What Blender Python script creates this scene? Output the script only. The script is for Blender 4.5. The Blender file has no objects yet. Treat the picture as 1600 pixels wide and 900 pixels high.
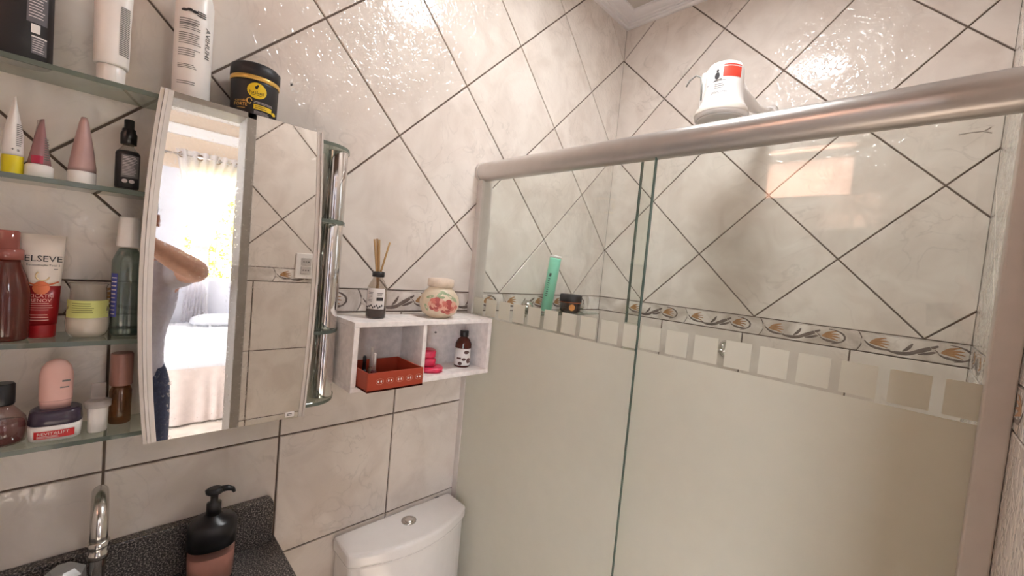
import bpy, bmesh, math, random
from mathutils import Vector, Matrix
random.seed(7)
S = bpy.context.scene
COL = S.collection
U = 0.22            # one half tile diagonal, in metres
FLOOR = -9.65       # floor height in that unit
def W(x, y, z): return Vector((x*U, y*U, (z-FLOOR)*U))

# ------------------------------------------------------------------ camera
cam_d = bpy.data.cameras.new('camera'); cam = bpy.data.objects.new('camera', cam_d); COL.objects.link(cam)
yaw, pitch, roll = 0.7873, -0.0477, 0.0917
f = Vector((-math.sin(yaw)*math.cos(pitch), math.cos(yaw)*math.cos(pitch), math.sin(pitch)))
r = f.cross(Vector((0, 0, 1))).normalized(); u = r.cross(f)
r2 = r*math.cos(roll)+u*math.sin(roll); u2 = -r*math.sin(roll)+u*math.cos(roll)
M4 = Matrix((r2, u2, -f)).transposed().to_4x4(); M4.translation = W(4.963, -7.654, -2.572)
cam.matrix_world = M4
cam_d.sensor_fit = 'HORIZONTAL'; cam_d.sensor_width = 36; cam_d.lens = 36*641.64/1600
cam_d.clip_start = 0.01; cam_d.clip_end = 200
S.camera = cam
# ------------------------------------------------------------------ world, sun, exposure
S.view_settings.view_transform = 'Standard'; S.view_settings.look = 'None'
S.view_settings.gamma = 1; S.view_settings.use_curve_mapping = False
S.view_settings.exposure = 1.46
wd = bpy.data.worlds.new('sky'); S.world = wd; wd.use_nodes = True
nt = wd.node_tree; bg = nt.nodes['Background']
bg.inputs[0].default_value = (0.88, 0.93, 1.0, 1); bg.inputs[1].default_value = 6.0
sun_d = bpy.data.lights.new('sun', 'SUN'); sun_d.energy = 8; sun_d.angle = 0.01; sun_d.color = (1, .95, .87)
sun = bpy.data.objects.new('sun', sun_d); COL.objects.link(sun)
sun.rotation_euler = Vector((.35, -.62, .7)).to_track_quat('Z', 'Y').to_euler()
LAMP = 32.0
S.cycles.max_bounces = 10; S.cycles.transparent_max_bounces = 24
S.cycles.sample_clamp_indirect = 8; S.cycles.caustics_reflective = True
S.cycles.use_denoising = True

# ------------------------------------------------------------------ materials
def sr(r, g, b):
    c = []
    for v in (r, g, b):
        v /= 255.0; c.append(v/12.92 if v <= .04045 else ((v+.055)/1.055)**2.4)
    return tuple(c)+(1,)
MATS = {}
def mat(name, col, rough=.5, metal=0, var=.06, scale=30, bump=0, bscale=200, spec=.5, trans=0, emit=0, coat=0):
    if name in MATS: return MATS[name]
    m = bpy.data.materials.new(name); m.use_nodes = True; MATS[name] = m
    n = m.node_tree.nodes; l = m.node_tree.links; b = n['Principled BSDF']
    b.inputs['Roughness'].default_value = rough; b.inputs['Metallic'].default_value = metal
    b.inputs['Specular IOR Level'].default_value = spec; b.inputs['Coat Weight'].default_value = coat
    tc = n.new('ShaderNodeTexCoord')
    if var:
        no = n.new('ShaderNodeTexNoise'); no.inputs['Scale'].default_value = scale; no.inputs['Detail'].default_value = 4
        l.new(tc.outputs['Object'], no.inputs['Vector'])
        rp = n.new('ShaderNodeValToRGB')
        rp.color_ramp.elements[0].position = .3; rp.color_ramp.elements[1].position = .7
        rp.color_ramp.elements[0].color = tuple(max(0, c*(1-var)) for c in col[:3])+(1,)
        rp.color_ramp.elements[1].color = tuple(min(1, c*(1+var)) for c in col[:3])+(1,)
        l.new(no.outputs['Fac'], rp.inputs[0]); l.new(rp.outputs[0], b.inputs['Base Color'])
    else: b.inputs['Base Color'].default_value = col
    if bump:
        n2 = n.new('ShaderNodeTexNoise'); n2.inputs['Scale'].default_value = bscale; n2.inputs['Detail'].default_value = 3
        l.new(tc.outputs['Object'], n2.inputs['Vector'])
        bp = n.new('ShaderNodeBump'); bp.inputs['Strength'].default_value = bump; bp.inputs['Distance'].default_value = .002
        l.new(n2.outputs['Fac'], bp.inputs['Height']); l.new(bp.outputs[0], b.inputs['Normal'])
    if emit:
        b.inputs['Emission Color'].default_value = col; b.inputs['Emission Strength'].default_value = emit
    return m
def thin(name, tint, body=None, fac=0.0, transl=.5, f0=.04, grough=.02):
    """thin glass or plastic: see-through with mirror-like surface, optionally filled with a body colour"""
    if name in MATS: return MATS[name]
    m = bpy.data.materials.new(name); m.use_nodes = True; MATS[name] = m
    n = m.node_tree.nodes; l = m.node_tree.links; n.clear()
    out = n.new('ShaderNodeOutputMaterial')
    tr = n.new('ShaderNodeBsdfTransparent'); tr.inputs[0].default_value = tint
    base = tr.outputs[0]
    if body:
        di = n.new('ShaderNodeBsdfDiffuse'); tl = n.new('ShaderNodeBsdfTranslucent')
        tc = n.new('ShaderNodeTexCoord'); no = n.new('ShaderNodeTexNoise'); no.inputs['Scale'].default_value = 25
        l.new(tc.outputs['Object'], no.inputs['Vector'])
        rp = n.new('ShaderNodeValToRGB')
        rp.color_ramp.elements[0].color = tuple(c*.95 for c in body[:3])+(1,); rp.color_ramp.elements[1].color = body
        l.new(no.outputs['Fac'], rp.inputs[0])
        l.new(rp.outputs[0], di.inputs[0]); l.new(rp.outputs[0], tl.inputs[0])
        mx = n.new('ShaderNodeMixShader'); mx.inputs[0].default_value = transl
        l.new(di.outputs[0], mx.inputs[1]); l.new(tl.outputs[0], mx.inputs[2])
        m2 = n.new('ShaderNodeMixShader'); m2.inputs[0].default_value = fac
        l.new(base, m2.inputs[1]); l.new(mx.outputs[0], m2.inputs[2]); base = m2.outputs[0]
    lw = n.new('ShaderNodeLayerWeight'); lw.inputs['Blend'].default_value = .5
    pw = n.new('ShaderNodeMath'); pw.operation = 'POWER'; pw.inputs[1].default_value = 5
    l.new(lw.outputs['Facing'], pw.inputs[0])
    ma = n.new('ShaderNodeMath'); ma.operation = 'MULTIPLY_ADD'; ma.inputs[1].default_value = 1-f0; ma.inputs[2].default_value = f0
    l.new(pw.outputs[0], ma.inputs[0])
    gl = n.new('ShaderNodeBsdfGlossy'); gl.inputs['Roughness'].default_value = grough
    m3 = n.new('ShaderNodeMixShader'); l.new(ma.outputs[0], m3.inputs[0]); l.new(base, m3.inputs[1]); l.new(gl.outputs[0], m3.inputs[2])
    l.new(m3.outputs[0], out.inputs[0])
    return m

def tile_material(name, c_lo, c_hi, vein):
    m = bpy.data.materials.new(name); m.use_nodes = True
    n = m.node_tree.nodes; l = m.node_tree.links; b = n['Principled BSDF']
    tc = n.new('ShaderNodeTexCoord'); oi = n.new('ShaderNodeObjectInfo')
    ml = n.new('ShaderNodeMath'); ml.operation = 'MULTIPLY'; ml.inputs[1].default_value = 40; l.new(oi.outputs['Random'], ml.inputs[0])
    ad = n.new('ShaderNodeVectorMath'); ad.operation = 'ADD'; l.new(tc.outputs['Object'], ad.inputs[0]); l.new(ml.outputs[0], ad.inputs[1])
    n1 = n.new('ShaderNodeTexNoise'); n1.inputs['Scale'].default_value = 9; n1.inputs['Detail'].default_value = 5; n1.inputs['Distortion'].default_value = .8
    l.new(ad.outputs[0], n1.inputs['Vector'])
    r1 = n.new('ShaderNodeValToRGB'); r1.color_ramp.elements[0].position = .36; r1.color_ramp.elements[1].position = .62
    r1.color_ramp.elements[0].color = c_lo; r1.color_ramp.elements[1].color = c_hi; l.new(n1.outputs['Fac'], r1.inputs[0])
    # soft grey marble veins
    n2 = n.new('ShaderNodeTexNoise'); n2.inputs['Scale'].default_value = 7; n2.inputs['Detail'].default_value = 6; n2.inputs['Distortion'].default_value = 1.6
    a2 = n.new('ShaderNodeVectorMath'); a2.operation = 'ADD'; a2.inputs[1].default_value = (5, 3, 9); l.new(ad.outputs[0], a2.inputs[0]); l.new(a2.outputs[0], n2.inputs['Vector'])
    sb = n.new('ShaderNodeMath'); sb.operation = 'SUBTRACT'; sb.inputs[1].default_value = .5; l.new(n2.outputs['Fac'], sb.inputs[0])
    ab = n.new('ShaderNodeMath'); ab.operation = 'ABSOLUTE'; l.new(sb.outputs[0], ab.inputs[0])
    mr = n.new('ShaderNodeMapRange'); mr.inputs['From Min'].default_value = 0; mr.inputs['From Max'].default_value = .022
    mr.inputs['To Min'].default_value = .2; mr.inputs['To Max'].default_value = 0; l.new(ab.outputs[0], mr.inputs[0])
    n4 = n.new('ShaderNodeTexNoise'); n4.inputs['Scale'].default_value = 5; l.new(ad.outputs[0], n4.inputs['Vector'])
    m4 = n.new('ShaderNodeMapRange'); m4.inputs['From Min'].default_value = .45; m4.inputs['From Max'].default_value = .65; l.new(n4.outputs['Fac'], m4.inputs[0])
    mm = n.new('ShaderNodeMath'); mm.operation = 'MULTIPLY'; l.new(mr.outputs[0], mm.inputs[0]); l.new(m4.outputs[0], mm.inputs[1])
    mx = n.new('ShaderNodeMix'); mx.data_type = 'RGBA'; l.new(mm.outputs[0], mx.inputs[0]); l.new(r1.outputs[0], mx.inputs[6]); mx.inputs[7].default_value = vein
    l.new(mx.outputs[2], b.inputs['Base Color'])
    # orange-peel glaze: flat islands and dimples
    n3 = n.new('ShaderNodeTexNoise'); n3.inputs['Scale'].default_value = 60; n3.inputs['Detail'].default_value = 1.5; n3.inputs['Distortion'].default_value = .7
    l.new(ad.outputs[0], n3.inputs['Vector'])
    r3 = n.new('ShaderNodeMapRange'); r3.interpolation_type = 'SMOOTHSTEP'; r3.inputs['From Min'].default_value = .40; r3.inputs['From Max'].default_value = .56; l.new(n3.outputs['Fac'], r3.inputs[0])
    bp = n.new('ShaderNodeBump'); bp.inputs['Strength'].default_value = .33; bp.inputs['Distance'].default_value = .0024
    l.new(r3.outputs[0], bp.inputs['Height']); l.new(bp.outputs[0], b.inputs['Coat Normal'])
    b.inputs['Roughness'].default_value = .6; b.inputs['Specular IOR Level'].default_value = 0
    b.inputs['Coat Weight'].default_value = 1; b.inputs['Coat Roughness'].default_value = .075; b.inputs['Coat IOR'].default_value = 1.5
    MATS[name] = m
    return m
TILE = tile_material('glazed_tile', sr(221, 209, 199), sr(233, 223, 214), sr(150, 138, 130))
BORD = tile_material('border_glaze', sr(190, 176, 164), sr(240, 231, 224), sr(140, 122, 110))
GROUT = mat('grout', sr(112, 96, 85), .9, bump=.4)
WHITE = mat('white_plaster', sr(238, 234, 232), .7, var=.02)
CEIL = mat('ceiling_paint', sr(206, 199, 192), .8, var=.03)
ALU = mat('brushed_aluminium', sr(198, 191, 186), .3, .8, var=.03, bump=.05, bscale=600)
ALU2 = mat('satin_aluminium', sr(214, 205, 198), .42, .2, var=.03)
CHROME = mat('chrome', sr(225, 222, 220), .07, 1, var=.02)
STEEL = mat('worn_chrome', sr(205, 202, 198), .2, 1, var=.1)
MIRROR = None
GLASS = thin('clear_glass', sr(251, 253, 251), f0=.045)
SHELFG = thin('shelf_glass', sr(236, 241, 236), sr(190, 200, 188), .14, .5, .06)
GEDGE = mat('glass_edge', sr(74, 90, 80), .25, var=.1)
FROST = thin('frosted_film', sr(200, 205, 195), sr(242, 238, 226), .965, .5, .02, .25)
BLACK = mat('black_plastic', sr(22, 20, 22), .3)
MBLACK = mat('matt_black', sr(30, 27, 30), .5)
PWHITE = mat('white_plastic', sr(238, 232, 228), .32, var=.02)
PAPER = mat('label_paper', sr(232, 226, 222), .6, var=.03)
INK = mat('grey_ink', sr(120, 116, 114), .6, var=.05)
DINK = mat('dark_ink', sr(45, 42, 44), .6, var=.05)
GOLD = mat('gold_print', sr(222, 178, 92), .3, .35, var=.08)
YELLOW = mat('yellow_print', sr(236, 200, 40), .4, var=.05)
LINK = mat('pale_ink', sr(215, 205, 205), .5, var=.03)
def sub_white_paint():
    return mat('distressed_white_paint', sr(238, 230, 226), .6, var=.09, scale=60, bump=.3, bscale=120)

# ------------------------------------------------------------------ mesh helpers (all in units of U)
class MB:
    def __init__(s): s.v = []; s.f = []; s.m = []; s.sm = []
    def add(s, vs, fs, mi=0, smooth=False):
        o = len(s.v); s.v += [tuple(v) for v in vs]
        for q in fs: s.f.append([o+i for i in q]); s.m.append(mi); s.sm.append(smooth)
        return s
    def bm(s, b, mi=0, smooth=False):
        b.verts.ensure_lookup_table(); b.verts.index_update()
        s.add([v.co[:] for v in b.verts], [[v.index for v in q.verts] for q in b.faces], mi, smooth); b.free(); return s
    def box(s, a, b, bev=0, mi=0, seg=2):
        t = bmesh.new(); bmesh.ops.create_cube(t, size=1)
        for v in t.verts: v.co = Vector([(a[i]+b[i])/2+v.co[i]*(b[i]-a[i]) for i in range(3)])
        if bev: bmesh.ops.bevel(t, geom=list(t.edges), offset=bev, segments=seg, affect='EDGES', profile=.5)
        return s.bm(t, mi, False)
    def prism(s, poly, h0, h1, bev=0, mi=0, axes='xyz', seg=2):
        """poly 2D extruded along third axis; axes names where (a,b,h) go"""
        t = bmesh.new(); ix = ['xyz'.index(c) for c in axes]
        def mk(p, h):
            c = [0, 0, 0]; c[ix[0]] = p[0]; c[ix[1]] = p[1]; c[ix[2]] = h; return t.verts.new(c)
        A = [mk(p, h0) for p in poly]; B = [mk(p, h1) for p in poly]
        t.faces.new(A); t.faces.new(B[::-1]); k = len(poly)
        for i in range(k): t.faces.new((A[i], B[i], B[(i+1) % k], A[(i+1) % k]))
        bmesh.ops.recalc_face_normals(t, faces=t.faces)
        if bev: bmesh.ops.bevel(t, geom=[e for e in t.edges], offset=bev, segments=seg, affect='EDGES', profile=.5, clamp_overlap=True)
        return s.bm(t, mi)
    def loft(s, sec, seg=32, mi=0, cap0=True, cap1=True, mats=None, smooth=True):
        """sec: (z, rx, ry[, n[, cx[, cy]]])"""
        rings = []
        for q in sec:
            z, rx, ry = q[:3]; n = q[3] if len(q) > 3 else 2; cx = q[4] if len(q) > 4 else 0; cy = q[5] if len(q) > 5 else 0
            ring = []
            for i in range(seg):
                a = 2*math.pi*i/seg; c, d = math.cos(a), math.sin(a)
                ring.append((cx+rx*math.copysign(abs(c)**(2/n), c), cy+ry*math.copysign(abs(d)**(2/n), d), z))
            rings.append(ring)
        vs = [p for q in rings for p in q]
        o = len(s.v); s.v += vs
        for k in range(len(rings)-1):
            mm = mats[k] if mats else mi
            for i in range(seg):
                j = (i+1) % seg
                s.f.append([o+k*seg+i, o+k*seg+j, o+(k+1)*seg+j, o+(k+1)*seg+i]); s.m.append(mm); s.sm.append(smooth)
        if cap0: s.f.append([o+i for i in range(seg)][::-1]); s.m.append(mats[0] if mats else mi); s.sm.append(False)
        if cap1: s.f.append([o+(len(rings)-1)*seg+i for i in range(seg)]); s.m.append(mats[-1] if mats else mi); s.sm.append(False)
        return s
    def tube(s, pts, r, seg=12, mi=0, cap=True):
        pts = [Vector(p) for p in pts]; k = len(pts); rs = r if isinstance(r, (list, tuple)) else [r]*k
        prev = None; o = len(s.v)
        for i, p in enumerate(pts):
            t = (pts[min(i+1, k-1)]-pts[max(i-1, 0)]).normalized()
            if prev is None: nrm = t.orthogonal().normalized()
            else: nrm = (prev-t*prev.dot(t)).normalized()
            prev = nrm; bn = t.cross(nrm)
            for j in range(seg):
                a = 2*math.pi*j/seg; s.v.append(tuple(p+(nrm*math.cos(a)+bn*math.sin(a))*rs[i]))
        for i in range(k-1):
            for j in range(seg):
                q = (j+1) % seg; s.f.append([o+i*seg+j, o+i*seg+q, o+(i+1)*seg+q, o+(i+1)*seg+j]); s.m.append(mi); s.sm.append(True)
        if cap:
            s.f.append([o+j for j in range(seg)][::-1]); s.m.append(mi); s.sm.append(False)
            s.f.append([o+(k-1)*seg+j for j in range(seg)]); s.m.append(mi); s.sm.append(False)
        return s
    def build(s, name, mats, parent=None, loc=(0, 0, 0), rz=0, rot=None, root=False):
        me = bpy.data.meshes.new(name); me.from_pydata([(a*U, b*U, c*U) for a, b, c in s.v], [], s.f)
        if not isinstance(mats, (list, tuple)): mats = [mats]
        for m in mats: me.materials.append(m)
        me.polygons.foreach_set('material_index', s.m); me.polygons.foreach_set('use_smooth', s.sm)
        b = bmesh.new(); b.from_mesh(me); bmesh.ops.recalc_face_normals(b, faces=b.faces); b.to_mesh(me); b.free()
        me.update()
        return link(name, me, parent, loc, rz, rot)
def link(name, me, parent=None, loc=(0, 0, 0), rz=0, rot=None):
    o = bpy.data.objects.new(name, me); COL.objects.link(o)
    o.parent = parent
    o.location = Vector(loc)*U if parent else W(*loc)
    o.rotation_euler = rot if rot else (0, 0, rz)
    return o
def tag(o, label, cat, group=None):
    o['label'] = label; o['category'] = cat
    if group: o['group'] = group
    return o
def thing(name, label, cat, loc, rz=0, group=None, rot=None):
    o = bpy.data.objects.new(name, None); COL.objects.link(o); o.empty_display_size = .02
    o.location = W(*loc); o.rotation_euler = rot if rot else (0, 0, rz); return tag(o, label, cat, group)
def structure(o, label=None):
    o['kind'] = 'structure'
    if label: o['label'] = label
    return o
# ---- print on curved fronts
def surf(sec):
    def fn(y, z):
        for a, b in zip(sec, sec[1:]):
            if min(a[0], b[0])-1e-6 <= z <= max(a[0], b[0])+1e-6:
                t = 0 if b[0] == a[0] else (z-a[0])/(b[0]-a[0])
                rx = a[1]+(b[1]-a[1])*t; ry = a[2]+(b[2]-a[2])*t
                n = (a[3] if len(a) > 3 else 2)*(1-t)+(b[3] if len(b) > 3 else 2)*t
                k = min(.999, abs(y/max(ry, 1e-5)))
                return rx*(1-k**n)**(1/n)
        return sec[-1][1]
    return fn
def decal(sf, pts, mi, mb, eps=.003, nu=10, nv=3):
    """rectangle (y0,z0,y1,z1) wrapped over the front"""
    y0, z0, y1, z1 = pts
    vs = []
    for j in range(nv+1):
        for i in range(nu+1):
            y = y0+(y1-y0)*i/nu; z = z0+(z1-z0)*j/nv; vs.append((sf(y, z)+eps, y, z))
    fs = [[j*(nu+1)+i, j*(nu+1)+i+1, (j+1)*(nu+1)+i+1, (j+1)*(nu+1)+i] for j in range(nv) for i in range(nu)]
    mb.add(vs, fs, mi, True)
def disc(sf, cy, cz, ry, rz, mi, mb, eps=.004, seg=24):
    vs = [(sf(cy, cz)+eps, cy, cz)]
    for k in (.5, 1):
        for i in range(seg):
            a = 2*math.pi*i/seg; y = cy+ry*k*math.cos(a); z = cz+rz*k*math.sin(a); vs.append((sf(y, z)+eps, y, z))
    fs = [[0, 1+i, 1+(i+1) % seg] for i in range(seg)]+[[1+i, 1+seg+i, 1+seg+(i+1) % seg, 1+(i+1) % seg] for i in range(seg)]
    mb.add(vs, fs, mi, True)
def text2d(txt, size):
    cu = bpy.data.curves.new('t', 'FONT'); cu.body = txt; cu.size = size; cu.align_x = 'CENTER'; cu.align_y = 'CENTER'; cu.resolution_u = 2
    ob = bpy.data.objects.new('t', cu); me = bpy.data.meshes.new_from_object(ob)
    vs = [v.co[:2] for v in me.vertices]; fs = [list(p.vertices) for p in me.polygons]
    bpy.data.objects.remove(ob); bpy.data.curves.remove(cu); bpy.data.meshes.remove(me)
    return vs, fs
def write(sf, txt, cy, cz, width, mi, mb, eps=.005, height=None, rot=0, bold=0):
    vs, fs = text2d(txt, 1.0)
    if not vs: return
    x0 = min(v[0] for v in vs); x1 = max(v[0] for v in vs); z0 = min(v[1] for v in vs); z1 = max(v[1] for v in vs)
    sx = width/(x1-x0); sz = (height/(z1-z0)) if height else sx
    ca, sa = math.cos(rot), math.sin(rot); pts = []
    for a, b in vs:
        a = (a-(x0+x1)/2)*sx; b = (b-(z0+z1)/2)*sz
        y = cy+a*ca-b*sa; z = cz+a*sa+b*ca; pts.append((sf(y, z)+eps, y, z))
    mb.add(pts, fs, mi)
def lines(sf, y0, y1, z0, z1, n, mi, mb, fill=.4, eps=.005, rag=.25):
    for i in range(n):
        z = z1-(z1-z0)*(i+.5)/n; h = (z1-z0)/n*fill/2; e = y1-(y1-y0)*random.random()*rag
        decal(sf, (y0, z-h, e, z+h), mi, mb, eps, 5, 1)

# ------------------------------------------------------------------ tiled walls
XC = 5.42; YD = -10.5; ZC = 2.80; DOOR0, DOOR1, DOORH = -9.45, -5.66, -0.05
GAP = .020
def clip(poly, a, b, c):
    """keep a*x+b*y<=c"""
    out = []
    for i in range(len(poly)):
        p, q = poly[i], poly[(i+1) % len(poly)]
        dp = a*p[0]+b*p[1]-c; dq = a*q[0]+b*q[1]-c
        if dp <= 0: out.append(p)
        if (dp < 0) != (dq < 0) and abs(dp-dq) > 1e-12:
            t = dp/(dp-dq); out.append((p[0]+(q[0]-p[0])*t, p[1]+(q[1]-p[1])*t))
    res = []
    for p in out:
        if not res or math.dist(p, res[-1]) > 1e-4: res.append(p)
    if len(res) > 1 and math.dist(res[0], res[-1]) < 1e-4: res.pop()
    return res if len(res) >= 3 else []
def clip_rect(poly, R):
    a0, b0, a1, b1 = R
    for h in ((-1, 0, -a0), (1, 0, a1), (0, -1, -b0), (0, 1, b1)):
        poly = clip(poly, *h)
        if not poly: return []
    return poly
def area(p): return abs(sum(p[i][0]*p[(i+1) % len(p)][1]-p[(i+1) % len(p)][0]*p[i][1] for i in range(len(p))))/2
MAPS = {'A': lambda a, b, t: (t, a, b), 'B': lambda a, b, t: (a, -t, b), 'C': lambda a, b, t: (XC-t, a, b)}
TH = .022; CACHE = {}
def tile_piece(name, wall, key, poly, parent, m=TILE, share=None):
    if area(poly) < .004: return None
    cx = sum(p[0] for p in poly)/len(poly); cy = sum(p[1] for p in poly)/len(poly)
    mp = MAPS[key]; org = mp(cx, cy, 0)
    if share and (share, key) in CACHE: me = CACHE[(share, key)]
    else:
        rel = [(p[0]-cx, p[1]-cy) for p in poly]; k = len(rel)
        b = .006; inner = []
        for p in rel:
            d = math.hypot(*p); s = max(.3, 1-b*1.4/max(d, .02)); inner.append((p[0]*s, p[1]*s))
        mb = MB(); base = mp(0, 0, 0)
        def P(p, t): q = mp(p[0], p[1], t); return (q[0]-base[0], q[1]-base[1], q[2]-base[2])
        vs = [P(p, -TH) for p in rel]+[P(p, -.006) for p in rel]+[P(p, 0) for p in inner]
        fs = [[i, (i+1) % k, k+(i+1) % k, k+i] for i in range(k)]+[[k+i, k+(i+1) % k, 2*k+(i+1) % k, 2*k+i] for i in range(k)]+[list(range(2*k, 3*k)), list(range(k))[::-1]]
        mb.add(vs, fs)
        o = mb.build(name, m, parent, org); o.location = Vector((org[0]*U, org[1]*U, org[2]*U))
        if share: CACHE[(share, key)] = o.data
        return o
    return link(name, me, parent, org)
def diag_tiles(key, wall, a0, a1, b0, b1, node, regions):
    """square tiles on the diagonal, half diagonal 1; node = one joint crossing"""
    h = 1-GAP*.7071
    for i in range(-14, 15):
        for j in range(-8, 9):
            if (i+j) % 2 == 0: continue
            ca, cb = node[0]+i, node[1]+j
            if ca < a0-1 or ca > a1+1 or cb < b0-1 or cb > b1+1: continue
            full = [(ca-h, cb), (ca, cb-h), (ca+h, cb), (ca, cb+h)]
            for R in regions:
                p = clip_rect(full, R)
                if p: tile_piece('tile', wall, key, p, wall, share='d' if abs(area(p)-2*h*h) < 1e-4 else None)
def straight_tiles(key, wall, a_joint, regions, z_top=-3.29, rows=5):
    s = math.sqrt(2); g = GAP/2
    for i in range(-9, 9):
        for j in range(rows):
            x0 = a_joint+i*s; z1 = z_top-j*s
            full = [(x0+g, z1-s+g), (x0+s-g, z1-s+g), (x0+s-g, z1-g), (x0+g, z1-g)]
            for R in regions:
                p = clip_rect(full, R)
                if p: tile_piece('tile', wall, key, p, wall, share='s' if abs(area(p)-(s-2*g)**2) < 1e-4 else None)
TULIP = mat('tulip_glaze', sr(176, 132, 92), .25, var=.2, scale=60)
LEAF = mat('leaf_glaze', sr(118, 104, 98), .25, var=.25, scale=50)
RELIEF = mat('relief_glaze', sr(206, 194, 184), .2, var=.1)
BL = 1.24
def motif_mesh(key):
    """raised flowers, leaves and scroll of one border tile, local a in 0..BL, b in 0..0.28"""
    mp = MAPS[key]; base = mp(0, 0, 0); mb = MB()
    def P(a, b, t): q = mp(a, b, t); return (q[0]-base[0], q[1]-base[1], q[2]-base[2])
    def stroke(pts, w0, w1, mi, t=.004):
        k = len(pts); L = []; R = []; C = []
        for i, p in enumerate(pts):
            q0 = pts[max(i-1, 0)]; q1 = pts[min(i+1, k-1)]; d = math.hypot(q1[0]-q0[0], q1[1]-q0[1]) or 1
            nx, ny = -(q1[1]-q0[1])/d, (q1[0]-q0[0])/d; s = i/(k-1)
            w = (w0*(1-s)+w1*s)*(.25+.75*math.sin(math.pi*min(1, max(0, s*.92+.05))))
            L.append(P(p[0]+nx*w, p[1]+ny*w, .0008)); R.append(P(p[0]-nx*w, p[1]-ny*w, .0008)); C.append(P(p[0], p[1], t))
        vs = L+C+R
        fs = [[i, i+1, k+i+1, k+i] for i in range(k-1)]+[[k+i, k+i+1, 2*k+i+1, 2*k+i] for i in range(k-1)]
        mb.add(vs, fs, mi, True)
    def bez(a, b, c, n=8):
        return [((1-t)**2*a[0]+2*t*(1-t)*b[0]+t*t*c[0], (1-t)**2*a[1]+2*t*(1-t)*b[1]+t*t*c[1]) for t in [i/(n-1) for i in range(n)]]
    for ox, sgn in ((.13, 1), (.83, 1)):      # two tulips: petals fanning to the right end
        for e, y in ((.17, .235), (.2, .19), (.21, .145), (.19, .10), (.1, .22)):
            stroke(bez((ox, .13), (ox+.07*sgn, (y+.13)/2+.02), (ox+e*sgn, y-.01)), .019, .013, 0)
        stroke(bez((ox-.06, .16), (ox+.02, .04), (ox+.22, .07)), .013, .02, 1)
    stroke(bez((.32, .06), (.5, .02), (.62, .10)), .02, .03, 1)       # sweeping leaves
    stroke(bez((.5, .05), (.62, .10), (.80, .21)), .02, .034, 1)
    stroke(bez((.47, .08), (.53, .12), (.56, .2)), .018, .022, 1)
    stroke(bez((.62, .07), (.72, .09), (.80, .14)), .016, .02, 1)
    stroke(bez((.72, .2), (.76, .12), (.88, .09)), .012, .014, 2)
    stroke(bez((.06, .2), (.02, .1), (.12, .07)), .014, .014, 2)
    stroke([(BL-.34+.2*math.sin(t)*1.0, .14+.105*math.cos(t)) for t in [i*.36 for i in range(9)]], .013, .013, 1)   # arch at the end
    stroke([(.02, .262), (.3, .262), (.6, .262), (.9, .262), (BL-.03, .262)], .006, .006, 2, .004)
    return mb
def border(key, wall, a_first, n, R):
    mesh = None; g = .006; z0, z1 = -3.29+.008, -3.0-GAP/2
    for k in range(n):
        s = a_first+k*BL
        # S-curved ends, one fitting in the next
        def scurve(a): return [(a+.05*math.sin(math.pi*t)*1.0+.0, z0+(z1-z0)*t) for t in [i/8 for i in range(9)]]
        left = scurve(s+g); right = scurve(s+BL-g)
        poly = right+left[::-1]
        inside = s >= R[0]-1e-3 and s+BL+.05 <= R[2]+1e-3
        poly = poly if inside else clip_rect(poly, R)
        if not poly: continue
        t = tile_piece('border_tile', wall, key, poly, wall, BORD)
        if not t: continue
        if inside or (s >= R[0]-.2 and s+BL*.7 < R[2]):
            off = MAPS[key](s, z0, 0); rel = Vector(off)*U-t.location
            if mesh is None:
                m = motif_mesh(key).build('relief_motif', [TULIP, LEAF, RELIEF], t); mesh = m.data
            else: m = link('relief_motif', mesh, t)
            m.location = rel
    return mesh

def wall_root(name, mb, label, m=GROUT):
    o = mb.build(name, m, None, (0, 0, FLOOR)); o.location = (0, 0, -FLOOR*U); return structure(o, label)
# walls are authored in scene units with the origin at z=0 of the unit frame, floor at FLOOR
mb = MB().box((-.6, YD, FLOOR), (-TH, TH, ZC+.1)); wall_l = wall_root('wall_left', mb, 'beige marbled tile wall with the mirror and shelves')
mb = MB().box((-.6, TH, FLOOR), (XC+.6, .6, ZC+.1)); wall_b = wall_root('wall_back', mb, 'beige marbled tile wall inside the shower')
mb = MB()
mb.box((XC+TH, DOOR1, FLOOR), (XC+.55, TH, ZC+.1)); mb.box((XC+TH, DOOR0, DOORH), (XC+.55, DOOR1, ZC+.1)); mb.box((XC+TH, YD, FLOOR), (XC+.55, DOOR0, ZC+.1))
wall_r = wall_root('wall_right', mb, 'beige marbled tile wall with the doorway')
diag_tiles('A', wall_l, -9.7, 0, -3, ZC, (0, 0), [(-9.7, -3.0+GAP/2-.006, 0, ZC)])
diag_tiles('B', wall_b, 0, XC, -3, ZC, (0, 0), [(0, -3.0+GAP/2-.006, XC, ZC)])
CR = (DOOR1, -3.0, 0, ZC)
diag_tiles('C', wall_r, DOOR1, 0, -3, ZC, (-5.1, -2), [(DOOR1, -3.0+GAP/2-.006, 0, ZC)])
straight_tiles('A', wall_l, -6.19, [(-9.7, FLOOR, 0, -3.29)])
straight_tiles('B', wall_b, 4.27, [(0, FLOOR, XC, -3.29)])
straight_tiles('C', wall_r, -5.55, [(DOOR1, FLOOR, 0, -3.29)])
border('A', wall_l, -5.40-BL*3, 8, (-9.7, -3.4, 0, -2.9))
border('B', wall_b, 1.86-BL*2, 7, (0, -3.4, XC, -2.9))
border('C', wall_r, -.25-BL*5, 6, (DOOR1, -3.4, 0, -2.9))
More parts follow.
